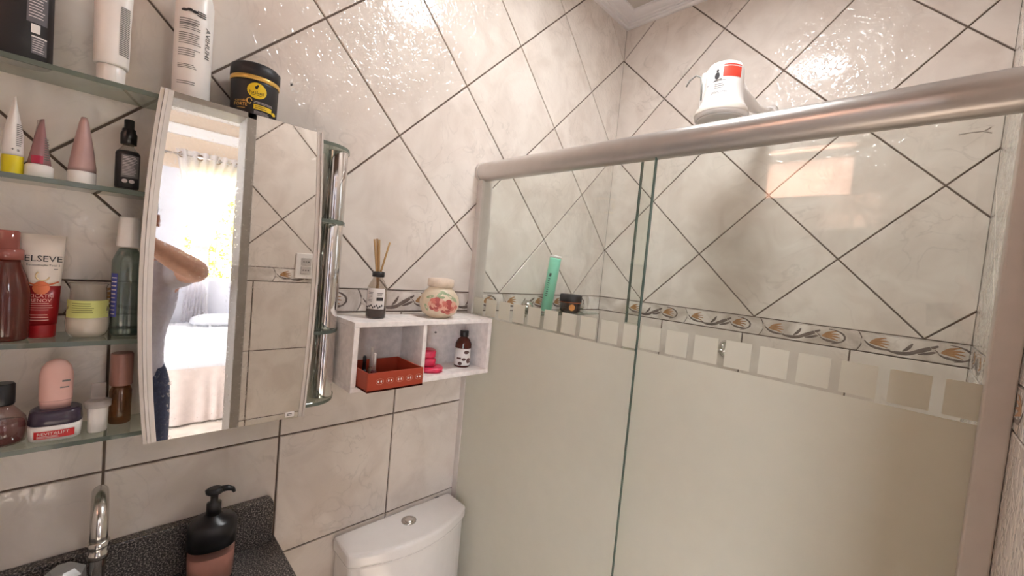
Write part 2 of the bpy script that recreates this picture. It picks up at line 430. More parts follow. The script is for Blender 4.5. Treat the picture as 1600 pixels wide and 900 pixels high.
# damaged glaze on the left wall, its glint painted white; thin forked grey line on the back wall
CHIP_GLINT = mat('chip_glint', sr(240, 234, 228), .5, var=.1, scale=90)
mb = MB()
for k in range(9):
    a = random.uniform(-6.31, -6.16); b = random.uniform(-.90, -.78); q = random.uniform(.5, 2.6)
    mb.add([(.003, a+.035*math.cos(q), b+.03*math.sin(q)), (.003, a-.012*math.sin(q), b+.01*math.cos(q)), (.003, a-.03*math.cos(q), b-.03*math.sin(q)), (.003, a+.01*math.sin(q), b-.012)], [[0, 1, 2, 3]])
mb.build('glaze_chip_glint', CHIP_GLINT, wall_l)
GREY_LINE = mat('grey_line', sr(182, 170, 160), .7)
mb = MB().tube([(5.05, -.001, -.36), (5.15, -.001, -.35), (5.26, -.001, -.352), (5.32, -.001, -.31)], .007, 6).tube([(5.26, -.001, -.352), (5.33, -.001, -.385)], .007, 6)
mb.build('forked_grey_line', GREY_LINE, wall_b)

# front wall (behind the camera) with the high window
WX0, WX1, WZ0, WZ1 = 1.92, 3.68, -.40, 1.20
mb = MB(); y0, y1 = YD-.5, YD
mb.box((-.6, y0, FLOOR), (WX0, y1, ZC+.1)); mb.box((WX1, y0, FLOOR), (XC+.55, y1, ZC+.1)); mb.box((WX0, y0, FLOOR), (WX1, y1, WZ0)); mb.box((WX0, y0, WZ1), (WX1, y1, ZC+.1))
wall_f = wall_root('wall_front', mb, 'beige tiled wall with the small high window', TILE)
mb = MB(); WF = .07
mb.box((WX0, y0+.15, WZ0), (WX0+WF, y1-.05, WZ1)); mb.box((WX1-WF, y0+.15, WZ0), (WX1, y1-.05, WZ1)); mb.box((WX0, y0+.15, WZ0), (WX1, y1-.05, WZ0+WF)); mb.box((WX0, y0+.15, WZ1-WF), (WX1, y1-.05, WZ1)); mb.box((WX0, y0+.15, .50), (WX1, y1-.05, .68))
win2 = wall_root('window_2', mb, 'small high window with orange blind', ALU2)
BLIND = thin('orange_blind', sr(255, 214, 186), sr(250, 222, 206), .99, .8, .02)
for k in range(9):
    xa = WX0+WF+(WX1-WX0-2*WF)*k/9; xb = WX0+WF+(WX1-WX0-2*WF)*(k+1)/9+.004
    for (za, zb) in ((WZ0+WF, .50), (.68, WZ1-WF)):
        MB().box((xa, y0+.3+.012*(k % 2), za), (xb, y0+.31+.012*(k % 2), zb), .004).build('blind_slat', BLIND, win2)
# floor, ceiling, cornice
FLO = mat('floor_tile', sr(230, 216, 202), .25, var=.1, scale=8)
structure(wall_root('floor', MB().box((-.6, YD-.5, FLOOR-.3), (XC+.55, .6, FLOOR)), 'beige bathroom floor', FLO))
structure(wall_root('ceiling', MB().box((-.6, YD-.5, ZC), (XC+.55, .6, ZC+.2)), 'pale ceiling', CEIL))
prof = [(0, 2.625), (.05, 2.625), (.06, 2.635), (.06, 2.665), (.10, 2.668), (.115, 2.68), (.115, 2.70), (.15, 2.702), (.165, 2.715)]
prof += [(.165+.15*math.sin(t), 2.715+.075*(1-math.cos(t))) for t in [i*math.pi/16 for i in range(1, 9)]]+[(.335, 2.795), (.335, ZC), (0, ZC)]
CORN = mat('cornice_gypsum', sr(240, 236, 236), .6, var=.02)
def cornice(name, pts_fn, label):
    mb = MB(); k = len(prof); A = [pts_fn(o, z, 0) for o, z in prof]; B = [pts_fn(o, z, 1) for o, z in prof]
    mb.add(A+B, [[i, (i+1) % k, k+(i+1) % k, k+i] for i in range(k)]+[list(range(k)), list(range(k, 2*k))[::-1]])
    wall_root(name, mb, label, CORN)
cornice('trim_1', lambda o, z, e: (o, (-o if e else YD+o), z), 'white moulded cornice along the left wall')
cornice('trim_2', lambda o, z, e: ((XC-o if e else o), -o, z), 'white moulded cornice along the back wall')
cornice('trim_3', lambda o, z, e: (XC-o, (-o if e else YD+o), z), 'white moulded cornice along the right wall')
cornice('trim_4', lambda o, z, e: ((XC-o if e else o), YD+o, z), 'white moulded cornice along the front wall')
# door frame
JAMB = mat('grey_door_frame', sr(150, 142, 134), .5, var=.08)
mb = MB()
mb.box((XC-.04, DOOR1-.16, FLOOR), (XC+.6, DOOR1, DOORH), .01); mb.box((XC-.04, DOOR0, FLOOR), (XC+.6, DOOR0+.16, DOORH), .01); mb.box((XC-.04, DOOR0, DOORH-.14), (XC+.6, DOOR1, DOORH), .01)
wall_root('door_1', mb, 'grey door frame to the bedroom', JAMB)
# ceiling lamp over the shower rail: the bathroom's light
lt = thing('ceiling_lamp', 'round white glowing ceiling lamp reflected in the shower tiles', 'lamp', (2.8, -3.4, ZC))
MB().loft([(0, .54, .54), (-.35, .54, .54), (-.36, .53, .53), (-.36, .5, .5), (-.34, .5, .5)], 48).build('rim', WHITE, lt)
LM = bpy.data.materials.new('lamp_diffuser'); LM.use_nodes = True
n = LM.node_tree.nodes; e = n['Principled BSDF']; e.inputs['Base Color'].default_value = (.9, .9, .9, 1)
e.inputs['Emission Color'].default_value = (.97, .985, 1, 1); e.inputs['Emission Strength'].default_value = LAMP
MB().loft([(-.341, .499, .499), (-.353, .499, .499), (-.355, .48, .48)], 48).build('diffuser', LM, lt)

# ------------------------------------------------------------------ shower enclosure
box_t = thing('shower_enclosure', 'sliding shower screen with brushed aluminium top rail and half-frosted glass', 'shower screen', (0, -3.55, FLOOR))
def at(z): return z-FLOOR
RY = -.03
# rail: slightly flattened tube with end ring
mb = MB(); rail_pts = [(x, RY, at(-1.155)) for x in (.03, 2.7, XC-.01)]
seg = 40; o = []
for x in (.03, XC-.01):
    o.append([(x, RY+.135*math.cos(2*math.pi*i/seg), at(-1.155)+.142*math.sin(2*math.pi*i/seg)) for i in range(seg)])
mb.add(o[0]+o[1], [[i, (i+1) % seg, seg+(i+1) % seg, seg+i] for i in range(seg)], 0, True); mb.add(o[0], [list(range(seg))]); mb.add(o[1], [list(range(seg))[::-1]])
mb.build('top_rail', ALU, box_t)
mb = MB()
o = [[(x, RY+.148*math.cos(2*math.pi*i/seg), at(-1.155)+.155*math.sin(2*math.pi*i/seg)) for i in range(seg)] for x in (.002, .045)]
mb.add(o[0]+o[1], [[i, (i+1) % seg, seg+(i+1) % seg, seg+i] for i in range(seg)], 0, True); mb.add(o[0], [list(range(seg))]); mb.add(o[1], [list(range(seg))[::-1]])
mb.build('rail_end_cap', ALU2, box_t)
MB().box((.002, -.10, 0), (.105, .12, at(-1.28)), .008).build('wall_profile', ALU2, box_t)
MB().box((5.285, -.06, 0), (XC-.002, .14, at(-1.26)), .01).build('wall_profile', ALU2, box_t)
MB().box((.1, -.1, 0), (XC-.13, .16, .12), .01).build('bottom_track', ALU2, box_t)
def panel(x0, x1, y, first, name):
    p = MB().box((x0, y-.018, .1), (x1, y+.018, at(-1.22))).build(name, GLASS, box_t)
    for xe in (x0, x1):
        MB().box((xe-.006, y-.019, .1), (xe+.006, y+.019, at(-1.22))).build('polished_edge', GEDGE, p)
    fy0, fy1 = y-.024, y-.0185
    MB().box((x0, fy0, .1), (x1, fy1, at(-3.33))).build('frosted_film', FROST, p)
    k = -2
    while True:
        a = first+.285*k+.032; b = a+.285-.064; k += 1
        if a > x1: break
        a = max(a, x0); b = min(b, x1)
        if b-a < .03: continue
        MB().box((a, fy0, at(-3.305)), (b, fy1, at(-3.055))).build('frosted_square', FROST, p)
panel(.06, 2.855, -.06, .67, 'sliding_pane')
panel(2.63, 5.30, .07, 3.375-.285*2, 'fixed_pane')

# ------------------------------------------------------------------ electric shower head on the back wall
sh = thing('electric_shower', 'white bell-shaped electric shower head with red label above the rail', 'shower head', (2.68, -1.55, -.22), rz=-1.2)
secS = [(0, .30, .30), (.0, .335, .335), (.05, .345, .345), (.12, .325, .325), (.17, .30, .30), (.25, .265, .265), (.38, .25, .25), (.6, .245, .245), (.68, .24, .24), (.73, .21, .21), (.76, .13, .13)]
MB().loft(secS, 48).build('housing', PWHITE, sh)
MB().loft([(-.02, .12, .12), (-.02, .29, .29), (0, .31, .31)], 40).build('spray_plate', mat('spray_plate_grey', sr(214, 208, 202), .4), sh)
GREYW = mat('warm_grey_band', sr(216, 206, 196), .35, var=.02)
MB().loft([(.045, .348, .348), (.055, .352, .352), (.125, .330, .330), (.13, .325, .325)], 48, cap0=False, cap1=False).build('base_ring', GREYW, sh)
sf = surf(secS[1:])
mb = MB(); RED = mat('red_print', sr(222, 70, 52), .4, var=.05)
decal(sf, (-.03, .50, .19, .64), 0, mb, .004); decal(sf, (-.03, .655, .19, .67), 0, mb, .004); mb.build('red_label', RED, sh)
mb = MB(); write(sf, 'LORENZETTI', -.07, .29, .20, 0, mb, height=.035)
lines(sf, -.12, .0, .34, .42, 3, 0, mb, .25); lines(sf, -.14, .04, .44, .46, 1, 0, mb, .3); disc(sf, -.10, .52, .03, .05, 0, mb); disc(sf, -.10, .59, .015, .02, 0, mb)
mb.tube([(sf(-.21, .42)+.004, -.21, .42), (sf(-.12, .46)+.004, -.12, .46), (sf(-.04, .47)+.004, -.04, .47)], .004, 5)
mb.build('printing', DINK, sh)
MB().box((-.28, -.30, .22), (-.05, -.18, .72), .03).build('wiring_cover', PWHITE, sh)
MB().tube([(.0, -.28, .3), (.03, -.29, .5), (.02, -.31, .62), (-.03, -.38, .67), (-.06, -.46, .62), (-.07, -.5, .54)], .012, 8).build('wire', mat('grey_cable', sr(150, 148, 142), .5), sh)
sh2 = bpy.data.objects.new('p', None)
# neck to the wall, swooping: local frame rotated, so compute from world
def loc_in(th, p):
    q = Vector(p)-Vector((2.68, -1.55, -.22)); c, s_ = math.cos(1.2), math.sin(1.2)
    return (q.x*c-q.y*s_, q.x*s_+q.y*c, q.z)
neck = [(2.70, -1.40, .34), (2.76, -1.0, .27), (2.82, -.6, .24), (2.86, -.3, .28), (2.9, -.02, .36)]
MB().tube([loc_in(sh, p) for p in neck], [.16, .11, .075, .06, .06], 16).build('wall_neck', PWHITE, sh)
MB().tube([loc_in(sh, p) for p in [(2.89, -.09, .34), (2.9, -.004, .36)]], [.085, .1], 16).build('escutcheon', PWHITE, sh)
bpy.data.objects.remove(sh2)
# mixer valve seen through the slots of the frosted glass
vt = thing('shower_valve', 'chrome shower valve on the tiles behind the frosted glass', 'shower valve', (2.66, -.002, -3.62))
MB().tube([(0, 0, 0), (0, -.04, 0)], [.16, .13], 24).build('escutcheon', CHROME, vt)
MB().tube([(0, -.04, 0), (0, -.22, 0)], [.05, .05], 16).build('stem', CHROME, vt)
mb = MB()
for k in range(4):
    a = k*math.pi/2+.3; mb.tube([(0, -.2, 0), (.11*math.cos(a), -.2, .11*math.sin(a))], [.035, .028], 10)
mb.build('handle', CHROME, vt)
# glass corner shelf in the shower
gs = thing('shower_shelf', 'clear glass shelf on chrome knobs on the shower wall', 'shelf', (0, -1.75, -3.31))
MB().box((.03, -.92, 0), (.56, .92, .03), .008).build('glass_plate', SHELFG, gs)
for y in (-.72, .76):
    kb = MB().loft([(.04, .03, .03), (.05, .1, .1), (.1, .115, .115), (.16, .1, .1), (.2, .06, .06), (.215, .02, .02)], 20).build('bracket_knob', STEEL, gs, (.16, y, 0))
    MB().tube([(-.158, 0, -.06), (-.02, 0, -.06), (0, 0, .05)], .03, 10).build('bracket_arm', STEEL, kb)
    MB().box((-.15, -.03, -.2), (-.05, .03, -.02), .008).build('bracket_plate', mat('dark_bracket', sr(70, 68, 66), .4, .6), kb)
# mint tube and dark jar on it
MINT = mat('mint_plastic', sr(150, 232, 202), .35, var=.04)
gt = thing('mint_tube', 'mint green tube leaning on the glass shelf in the shower', 'tube', (.34, -2.17, -3.255), rz=-.75, rot=(Matrix.Rotation(.09, 3, Vector((-.71, .71, 0))) @ Matrix.Rotation(-.75, 3, 'Z')).to_euler())
secG = [(0, .095, .095), (.9, .10, .10), (.93, .10, .10)]
MB().loft(secG, 28).build('body', MINT, gt)
MB().loft([(.93, .102, .102), (.97, .102, .102), (.975, .09, .09)], 28).build('rim', PWHITE, gt)
MB().loft([(-.0, .085, .085), (-.012, .085, .085)], 24).build('foot_cap', PWHITE, gt)
sf = surf(secG); mb = MB(); decal(sf, (-.065, .60, -.03, .66), 0, mb, .004, 3, 1); lines(sf, -.07, -.035, .25, .58, 9, 0, mb, .35); mb.build('printing', mat('green_ink', sr(40, 84, 72), .5), gt)
dj = thing('hair_mask_jar', 'dark brown jar with orange band beside the mint tube', 'jar', (.33, -1.47, -3.275), rz=-.85)
secJ = [(0, .17, .17), (.03, .19, .19), (.16, .19, .19), (.19, .185, .185)]
MB().loft(secJ, 32).build('body', mat('brown_gloss', sr(52, 34, 28), .2), dj)
MB().loft([(.185, .2, .2), (.19, .205, .205), (.30, .205, .205), (.32, .19, .19)], 32).build('lid', MBLACK, dj)
MB().loft([(.168, .194, .194), (.186, .2, .2)], 32, cap0=False, cap1=False).build('band', mat('copper_band', sr(190, 96, 52), .35, .3), dj)
mb = MB(); sf = surf(secJ); disc(sf, .02, .09, .055, .06, 0, mb); mb.build('round_logo', mat('orange_print', sr(226, 140, 60), .4), dj)

# ------------------------------------------------------------------ mirror with glass shelves on chrome tubes
SH = [-1.45, -2.25, -3.45, -4.23]     # shelf heights (top faces +.02)
un = thing('mirror_shelf_unit', 'wall mirror with glass side shelves on chrome tubes', 'mirror cabinet', (0, -6.75, -2.87))
def lz(z): return z+2.87
def ly(y): return y+6.75
for z in SH:
    R_ = .3; y_end = -5.68; y_st = -8.95; d = .46
    out = [(.01, ly(y_st)), (d, ly(y_st))]
    out += [(.01+(d-.01)*math.cos(t), ly(y_end-.34)+.34*math.sin(t)) for t in [i*math.pi/20 for i in range(11)]]
    p = MB().prism(out, lz(z)-.02, lz(z)+.02, .006, seg=1).build('glass_shelf', SHELFG, un)
    # ground front edge strip
    fr = [(a, b) for a, b in out[1:]]
    mb = MB(); L = [(a+.002, b+(.002 if i > 1 else 0), lz(z)-.018) for i, (a, b) in enumerate(fr)]; T = [(a, b, c+.036) for a, b, c in L]
    mb.add(L+T, [[i, i+1, len(L)+i+1, len(L)+i] for i in range(len(L)-1)]); mb.build('ground_edge', thin('ground_edge_glass', sr(160, 170, 162), sr(124, 132, 122), .75, .3, .06), p)
for (x, y) in ((.25, -5.87), (.25, -8.75)):
    for za, zb in zip(SH[1:], SH):
        MB().loft([(lz(za)+.02, .115, .115, 2, x, ly(y)), (lz(za)+.03, .118, .118, 2, x, ly(y)), (lz(zb)-.03, .118, .118, 2, x, ly(y)), (lz(zb)-.02, .115, .115, 2, x, ly(y))], 40).build('chrome_tube', CHROME, un)
for (x, y) in ((.20, -6.35), (.20, -7.15)):        # fixings behind the mirror
    for za, zb in zip(SH[1:], SH):
        MB().loft([(lz(za)+.02, .05, .05, 2, x, ly(y)), (lz(zb)-.02, .05, .05, 2, x, ly(y))], 20).build('rear_post', CHROME, un)
# mirror glass with gently bowed sides
mm_ = bpy.data.materials.new('mirror_silver'); mm_.use_nodes = True; n = mm_.node_tree.nodes; l = mm_.node_tree.links; b = n['Principled BSDF']
b.inputs['Base Color'].default_value = sr(242, 240, 236); b.inputs['Metallic'].default_value = 1
tc = n.new('ShaderNodeTexCoord'); no = n.new('ShaderNodeTexNoise'); no.inputs['Scale'].default_value = 260; no.inputs['Detail'].default_value = 2; l.new(tc.outputs['Object'], no.inputs[0])
mr = n.new('ShaderNodeMapRange'); mr.inputs['From Min'].default_value = .55; mr.inputs['From Max'].default_value = .75; mr.inputs['To Min'].default_value = .012; mr.inputs['To Max'].default_value = .09
l.new(no.outputs['Fac'], mr.inputs[0]); l.new(mr.outputs[0], b.inputs['Roughness'])
MT, MBt = -1.385, -4.315; XM = .50
def side(s, zz, inset=0):
    t = (zz-MBt)/(MT-MBt); bow = 4*t*(1-t)
    return (-6.12+.045*bow-inset) if s > 0 else (-7.38-.075*bow+inset)
N = 14; zs = [MBt+(MT-MBt)*i/N for i in range(N+1)]
poly = [(ly(side(1, z, .05)), lz(z)) for z in zs]+[(ly(side(-1, z, .085)), lz(z)) for z in zs[::-1]]
mir = MB().prism(poly, XM-.03, XM, axes='yzx').build('mirror', [mm_], un)
def profile(s, offs, name):
    mb = MB()
    for i0, i1, xf in offs:
        A = []; B = []
        for z in zs: A.append((ly(side(s, z, i0)), lz(z))); B.append((ly(side(s, z, i1)), lz(z)))
        mb.prism(A+B[::-1], XM-.06, XM+xf, axes='yzx')
    mb.build(name, ALU2, mir)
profile(-1, [(0, .026, .014), (.028, .05, .03), (.052, .086, .012)], 'side_profile')
profile(1, [(0, .02, .024), (.022, .054, .012)], 'side_profile')
mb = MB().box((XM, ly(-6.30), lz(-4.30)), (XM+.006, ly(-6.215), lz(-4.25)), .002); st = mb.build('maker_sticker', PAPER, mir)
mb = MB(); lines(lambda y, z: XM+.002, ly(-6.285), ly(-6.23), lz(-4.29), lz(-4.26), 2, 0, mb, .45); mb.build('sticker_print', DINK, st)

# ------------------------------------------------------------------ toiletries
T0 = SH[0]+.021; T1 = SH[1]+.021; T2 = SH[2]+.021; T3 = SH[3]+.021
def bottle(name, label, cat, x, y, z, rz, sec, m, part='body', seg=32, mats=None, group=None):
    t = thing(name, label, cat, (x, y, z), rz, group)
    MB().loft(sec, seg, mats=mats).build(part, m, t); return t, surf(sec)
# top shelf
t, sf = bottle('shampoo_bottle', 'tall matt black bottle with grey label at the left end of the top shelf', 'bottle', .25, -8.14, T0, -.1,
    [(0, .12, .15, 2.6), (.02, .13, .165, 2.6), (.85, .13, .165, 2.6), (.93, .08, .09)], MBLACK)
MB().loft([(.93, .06, .06), (1.1, .06, .06)], 20).build('cap', BLACK, t)
mb = MB(); decal(sf, (.06, .27, .15, .75), 0, mb); decal(sf, (.085, .06, .15, .17), 0, mb); mb.build('back_label', mat('grey_label', sr(98, 94, 98), .6), t)
mb = MB(); decal(sf, (.082, .20, .122, .26), 0, mb, .005); decal(sf, (.085, .172, .15, .182), 0, mb, .005); mb.build('barcode_panel', PAPER, t)
mb = MB(); lines(sf, .07, .145, .30, .74, 22, 0, mb, .3); lines(sf, .09, .148, .07, .165, 6, 0, mb, .3); mb.build('fine_print', LINK, t)
t, sf = bottle('lotion_tube', 'white squeeze tube standing on its cap on the top shelf', 'tube', .25, -7.665, T0, -.05,
    [(.155, .095, .098), (.17, .102, .104), (.5, .10, .106), (1.0, .03, .12, 2.5), (1.06, .012, .12, 3)], PWHITE)
MB().loft([(0, .078, .078), (.01, .082, .082), (.15, .086, .086), (.157, .08, .08)], 28).build('cap', PWHITE, t)
mb = MB(); lines(sf, .045, .10, .24, .62, 26, 0, mb, .55, rag=.05); mb.build('fine_print', INK, t)
t, sf = bottle('conditioner_bottle', 'tall white bottle with printed text standing above the mirror', 'bottle', .24, -7.16, T0, -.1,
    [(0, .12, .125), (.02, .13, .135), (.9, .13, .135), (1.05, .1, .1), (1.1, .05, .05)], PWHITE)
MB().loft([(1.1, .055, .055), (1.25, .055, .055)], 20).build('cap', BLACK, t)
mb = MB()
for z0, z1, k in ((.62, .70, 5), (.50, .60, 6), (.66, .72, 3), (.30, .34, 3), (.165, .20, 2), (.40, .47, 4)): lines(sf, -.10, .05, z0, z1, k, 0, mb, .35, rag=.3)
mb.build('fine_print', INK, t)
mb = MB(); write(sf, 'AVIHUHI', .095, .56, .26, 0, mb, height=.03, rot=-math.pi/2); lines(sf, .015, .08, .75, .80, 3, 0, mb, .5, rag=.1)
for k in range(3): disc(sf, -.07+.035*k, .78+.008*(k % 2), .022, .012, 0, mb)
mb.build('bold_print', DINK, t)
t, sf = bottle('hair_mask_pot', 'large black pot with gold band and yellow round logo above the mirror', 'jar', .25, -6.68, T0, -.2,
    [(0, .17, .17), (.03, .19, .19), (.40, .195, .195), (.44, .195, .195)], MBLACK, seg=48)
t.scale = (1, 1, .87)
MB().loft([(.47, .2, .2), (.475, .205, .205), (.585, .205, .205), (.61, .18, .18)], 48).build('lid', MBLACK, t)
MB().loft([(.425, .198, .198), (.43, .203, .203), (.468, .203, .203), (.472, .198, .198)], 48, cap0=False, cap1=False).build('gold_band', GOLD, t)
mb = MB(); disc(sf, .015, .315, .078, .082, 0, mb); decal(sf, (-.005, .125, .14, .175), 0, mb); disc(sf, .158, .13, .017, .02, 0, mb, seg=8); mb.build('yellow_logo', YELLOW, t)
mb = MB(); write(sf, 'haskell', .015, .295, .115, 0, mb, .007, height=.032); disc(sf, .01, .345, .012, .016, 0, mb, .007); disc(sf, .02, .365, .008, .012, 0, mb, .007); lines(sf, -.03, .06, .265, .272, 1, 0, mb, .5, .007); lines(sf, .005, .10, .132, .168, 2, 0, mb, .3, .007); mb.build('logo_print', BLACK, t)
mb = MB(); write(sf, 'cavalo', -.105, .195, .09, 0, mb, height=.025); write(sf, 'FORTE', -.105, .155, .10, 0, mb, height=.032); lines(sf, -.13, -.07, .11, .125, 1, 0, mb, .3)
mb.tube([(sf(-.04+.02*math.cos(k*.7), .2+.03*math.sin(k*.7))+.005, -.04+.02*math.cos(k*.7), .2+.03*math.sin(k*.7)) for k in range(9)], .005, 5)
mb.build('gold_lettering', GOLD, t)
mb = MB(); lines(sf, -.005, .15, .185, .21, 2, 0, mb, .3); lines(sf, -.0, .12, .06, .11, 4, 0, mb, .25); write(sf, '300g', .14, .065, .04, 0, mb); mb.build('fine_print', LINK, t)
# second shelf
t, sf = bottle('cream_tube', 'white tube with yellow cap at the left of the second shelf', 'tube', .26, -8.147, T1, .2,
    [(.135, .055, .052), (.16, .058, .053), (.3, .062, .047), (.5, .066, .012), (.545, .066, .004)], PWHITE)
MB().loft([(0, .05, .05), (.01, .053, .053), (.13, .054, .054), (.137, .05, .05)], 24).build('cap', mat('yellow_cap', sr(226, 204, 30), .35), t)
mb = MB(); lines(sf, .008, .04, .2, .36, 12, 0, mb, .4); write(sf, '+ a', .005, .175, .04, 1, mb); mb.build('fine_print', [INK, DINK], t)
t, sf = bottle('pink_tube', 'small translucent pink tube with wide white cap on the second shelf', 'tube', .26, -8.02, T1, .35,
    [(.1, .06, .06), (.14, .064, .055), (.28, .066, .03), (.43, .06, .006)], thin('pink_film', sr(240, 205, 210), sr(206, 160, 164), .75, .5, .05))
MB().loft([(0, .072, .072), (.085, .073, .073), (.1, .06, .06)], 26).build('cap', PWHITE, t)
mb = MB(); decal(sf, (-.05, .105, 0, .16), 0, mb); mb.build('red_band', mat('raspberry_print', sr(178, 42, 74), .4), t)
mb = MB(); lines(sf, .004, .045, .13, .3, 10, 0, mb, .5); mb.build('fine_print', INK, t)
t, sf = bottle('mauve_tube', 'dusky mauve tapering tube with white cap on the second shelf', 'tube', .26, -7.80, T1, .15,
    [(.1, .075, .078), (.13, .078, .078), (.3, .07, .055), (.48, .05, .026), (.515, .03, .016)], mat('mauve_plastic', sr(186, 152, 148), .42))
MB().loft([(0, .074, .076), (.008, .078, .08), (.095, .078, .08), (.102, .07, .07)], 28).build('cap', PWHITE, t)
t, sf = bottle('spray_bottle', 'small black spray bottle beside the mirror on the second shelf', 'bottle', .27, -7.545, T1, -.05,
    [(.02, .066, .070), (.03, .07, .075), (.3, .07, .075), (.32, .06, .065)], MBLACK)
MB().loft([(0, .06, .065), (.02, .068, .072)], 24).build('clear_foot', thin('clear_plastic', sr(235, 235, 232), sr(220, 220, 216), .12, .5, .06), t)
MB().loft([(.32, .058, .062), (.36, .035, .035), (.38, .032, .032)], 24).build('clear_shoulder', MATS['clear_plastic'], t)
MB().loft([(.375, .05, .05), (.46, .052, .052), (.475, .044, .044), (.5, .042, .042), (.505, .032, .032), (.57, .032, .032), (.575, .026, .026)], 24).build('spray_cap', BLACK, t)
mb = MB(); decal(sf, (-.035, .105, .068, .285), 0, mb); mb.build('grey_label', mat('slate_label', sr(112, 108, 108), .6), t)
mb = MB(); lines(sf, -.028, .06, .12, .275, 13, 0, mb, .3); disc(sf, -.012, .075, .018, .016, 0, mb, .005, 10); disc(sf, .03, .075, .018, .016, 0, mb, .005, 10); mb.build('fine_print', LINK, t)
# third shelf
t, sf = bottle('body_oil_bottle', 'brownish red bottle with salmon cap at the left of the third shelf', 'bottle', .30, -8.155, T2, 0,
    [(0, .09, .105), (.02, .10, .12), (.34, .10, .122), (.45, .09, .105), (.56, .065, .072), (.6, .06, .065)], thin('rust_liquid', sr(190, 120, 105), sr(132, 72, 62), .72, .5, .06))
MB().loft([(.59, .075, .082), (.66, .077, .084), (.67, .06, .065), (.67, .055, .06), (.79, .057, .062), (.8, .05, .05)], 28).build('cap', thin('salmon_plastic', sr(235, 165, 150), sr(204, 130, 118), .85, .5, .05), t)
secE = [(.10, .065, .082), (.2, .07, .088), (.45, .06, .098), (.68, .02, .112, 2.4), (.785, .008, .116, 3)]
ELS = [mat('elseve_red', sr(150, 20, 26), .3, var=.12), mat('elseve_cream', sr(228, 216, 204), .35, var=.02)]
t = thing('hair_cream_tube', 'red and cream squeeze tube lettered ELSEVE on the third shelf', 'tube', (.22, -7.985, T2), rz=-.04); sf = surf(secE)
MB().loft([(.10, .065, .082), (.2, .07, .088), (.40, .063, .0965)], 32).build('body', ELS[0], t)
MB().loft([(.40, .063, .0965), (.45, .06, .098), (.68, .02, .112, 2.4), (.785, .008, .116, 3)], 32).build('upper_body', ELS[1], t)
MB().loft([(0, .058, .074), (.01, .062, .078), (.095, .064, .08), (.1, .06, .078)], 28).build('cap', mat('elseve_cap', sr(160, 24, 30), .3), t)
mb = MB(); write(sf, 'ELSEVE', .005, .605, .19, 0, mb, height=.045); write(sf, 'Reconstrução Total 5', .005, .555, .17, 0, mb, height=.018); decal(sf, (.06, .525, .08, .53), 0, mb, .004); mb.build('dark_lettering', DINK, t)
mb = MB(); write(sf, 'CICATRI', .0, .325, .125, 0, mb, height=.026); write(sf, 'RENOV', .0, .29, .11, 0, mb, height=.026); lines(sf, -.07, .07, .21, .275, 4, 0, mb, .25); lines(sf, -.06, .07, .13, .19, 3, 0, mb, .25); mb.build('pale_lettering', mat('rose_ink', sr(226, 170, 160), .5), t)
mb = MB(); disc(sf, 0, .385, .045, .05, 0, mb); mb.tube([(sf(-.085+.17*k/10, .44)+.004, -.085+.17*k/10, .40+.03*(abs(k-5)/5)**1.5) for k in range(11)], .006, 5); mb.build('emblem', mat('copper_print', sr(206, 110, 70), .3, .3), t)
mb = MB(); mb.tube([(sf(.005+.03*math.cos(a), .48)+.005, .005+.035*math.cos(a), .475+.035*math.sin(a)) for a in [-.2-.35*k for k in range(12)]], .005, 5); mb.build('swirl', mat('pale_gold', sr(232, 205, 160), .3, .3), t)
t = thing('candle_glass', 'bulbous glass candle with white wax and lime label on the third shelf', 'candle', (.27, -7.735, T2), rz=-.03)
secK = [(0, .07, .07), (.01, .1, .1), (.05, .123, .123), (.12, .128, .128), (.2, .122, .122), (.3, .108, .108), (.4, .104, .104), (.43, .116, .116)]
MB().loft(secK, 40, cap1=False).build('glass', thin('candle_clear', sr(240, 238, 232), sr(230, 222, 212), .35, .5, .05), t); sf = surf(secK)
MB().loft([(.008, .066, .066), (.02, .1, .1), (.06, .119, .119), (.12, .124, .124), (.2, .118, .118), (.23, .114, .114)], 40).build('wax', mat('white_wax', sr(240, 232, 226), .6, var=.02), t)
mb = MB(); decal(sf, (-.117, .165, .117, .3), 0, mb, .004, 16, 6); mb.build('lime_label', mat('lime_label', sr(206, 208, 128), .6, var=.06), t)
mb = MB(); lines(sf, -.085, .045, .2, .285, 5, 0, mb, .3, .007); mb.build('fine_print', mat('olive_ink', sr(110, 116, 58), .6), t)
t, sf = bottle('mouthwash_bottle', 'clear bottle with white cap and blue label behind the mirror edge', 'bottle', .24, -7.515, T2, 0,
    [(0, .075, .085, 3), (.02, .085, .098, 3), (.62, .085, .098, 3), (.70, .06, .07), (.73, .05, .055)], thin('clear_green_bottle', sr(205, 218, 212), sr(150, 164, 160), .4, .5, .06))
MB().loft([(.74, .07, .075), (.75, .073, .078), (.98, .06, .064), (.99, .055, .058)], 28).build('cap', PWHITE, t)
MB().loft([(.012, .07, .08, 3), (.02, .08, .093, 3), (.06, .08, .093, 3)], 28).build('green_base', thin('green_liquid', sr(70, 110, 96), sr(44, 86, 76), .7, .5), t)
mb = MB(); decal(sf, (-.095, .16, -.06, .52), 0, mb, .004, 4, 3); mb.build('blue_label', mat('blue_label', sr(66, 72, 150), .5), t)
mb = MB(); lines(sf, -.092, -.064, .17, .5, 10, 0, mb, .25, .007); mb.build('fine_print', LINK, t)
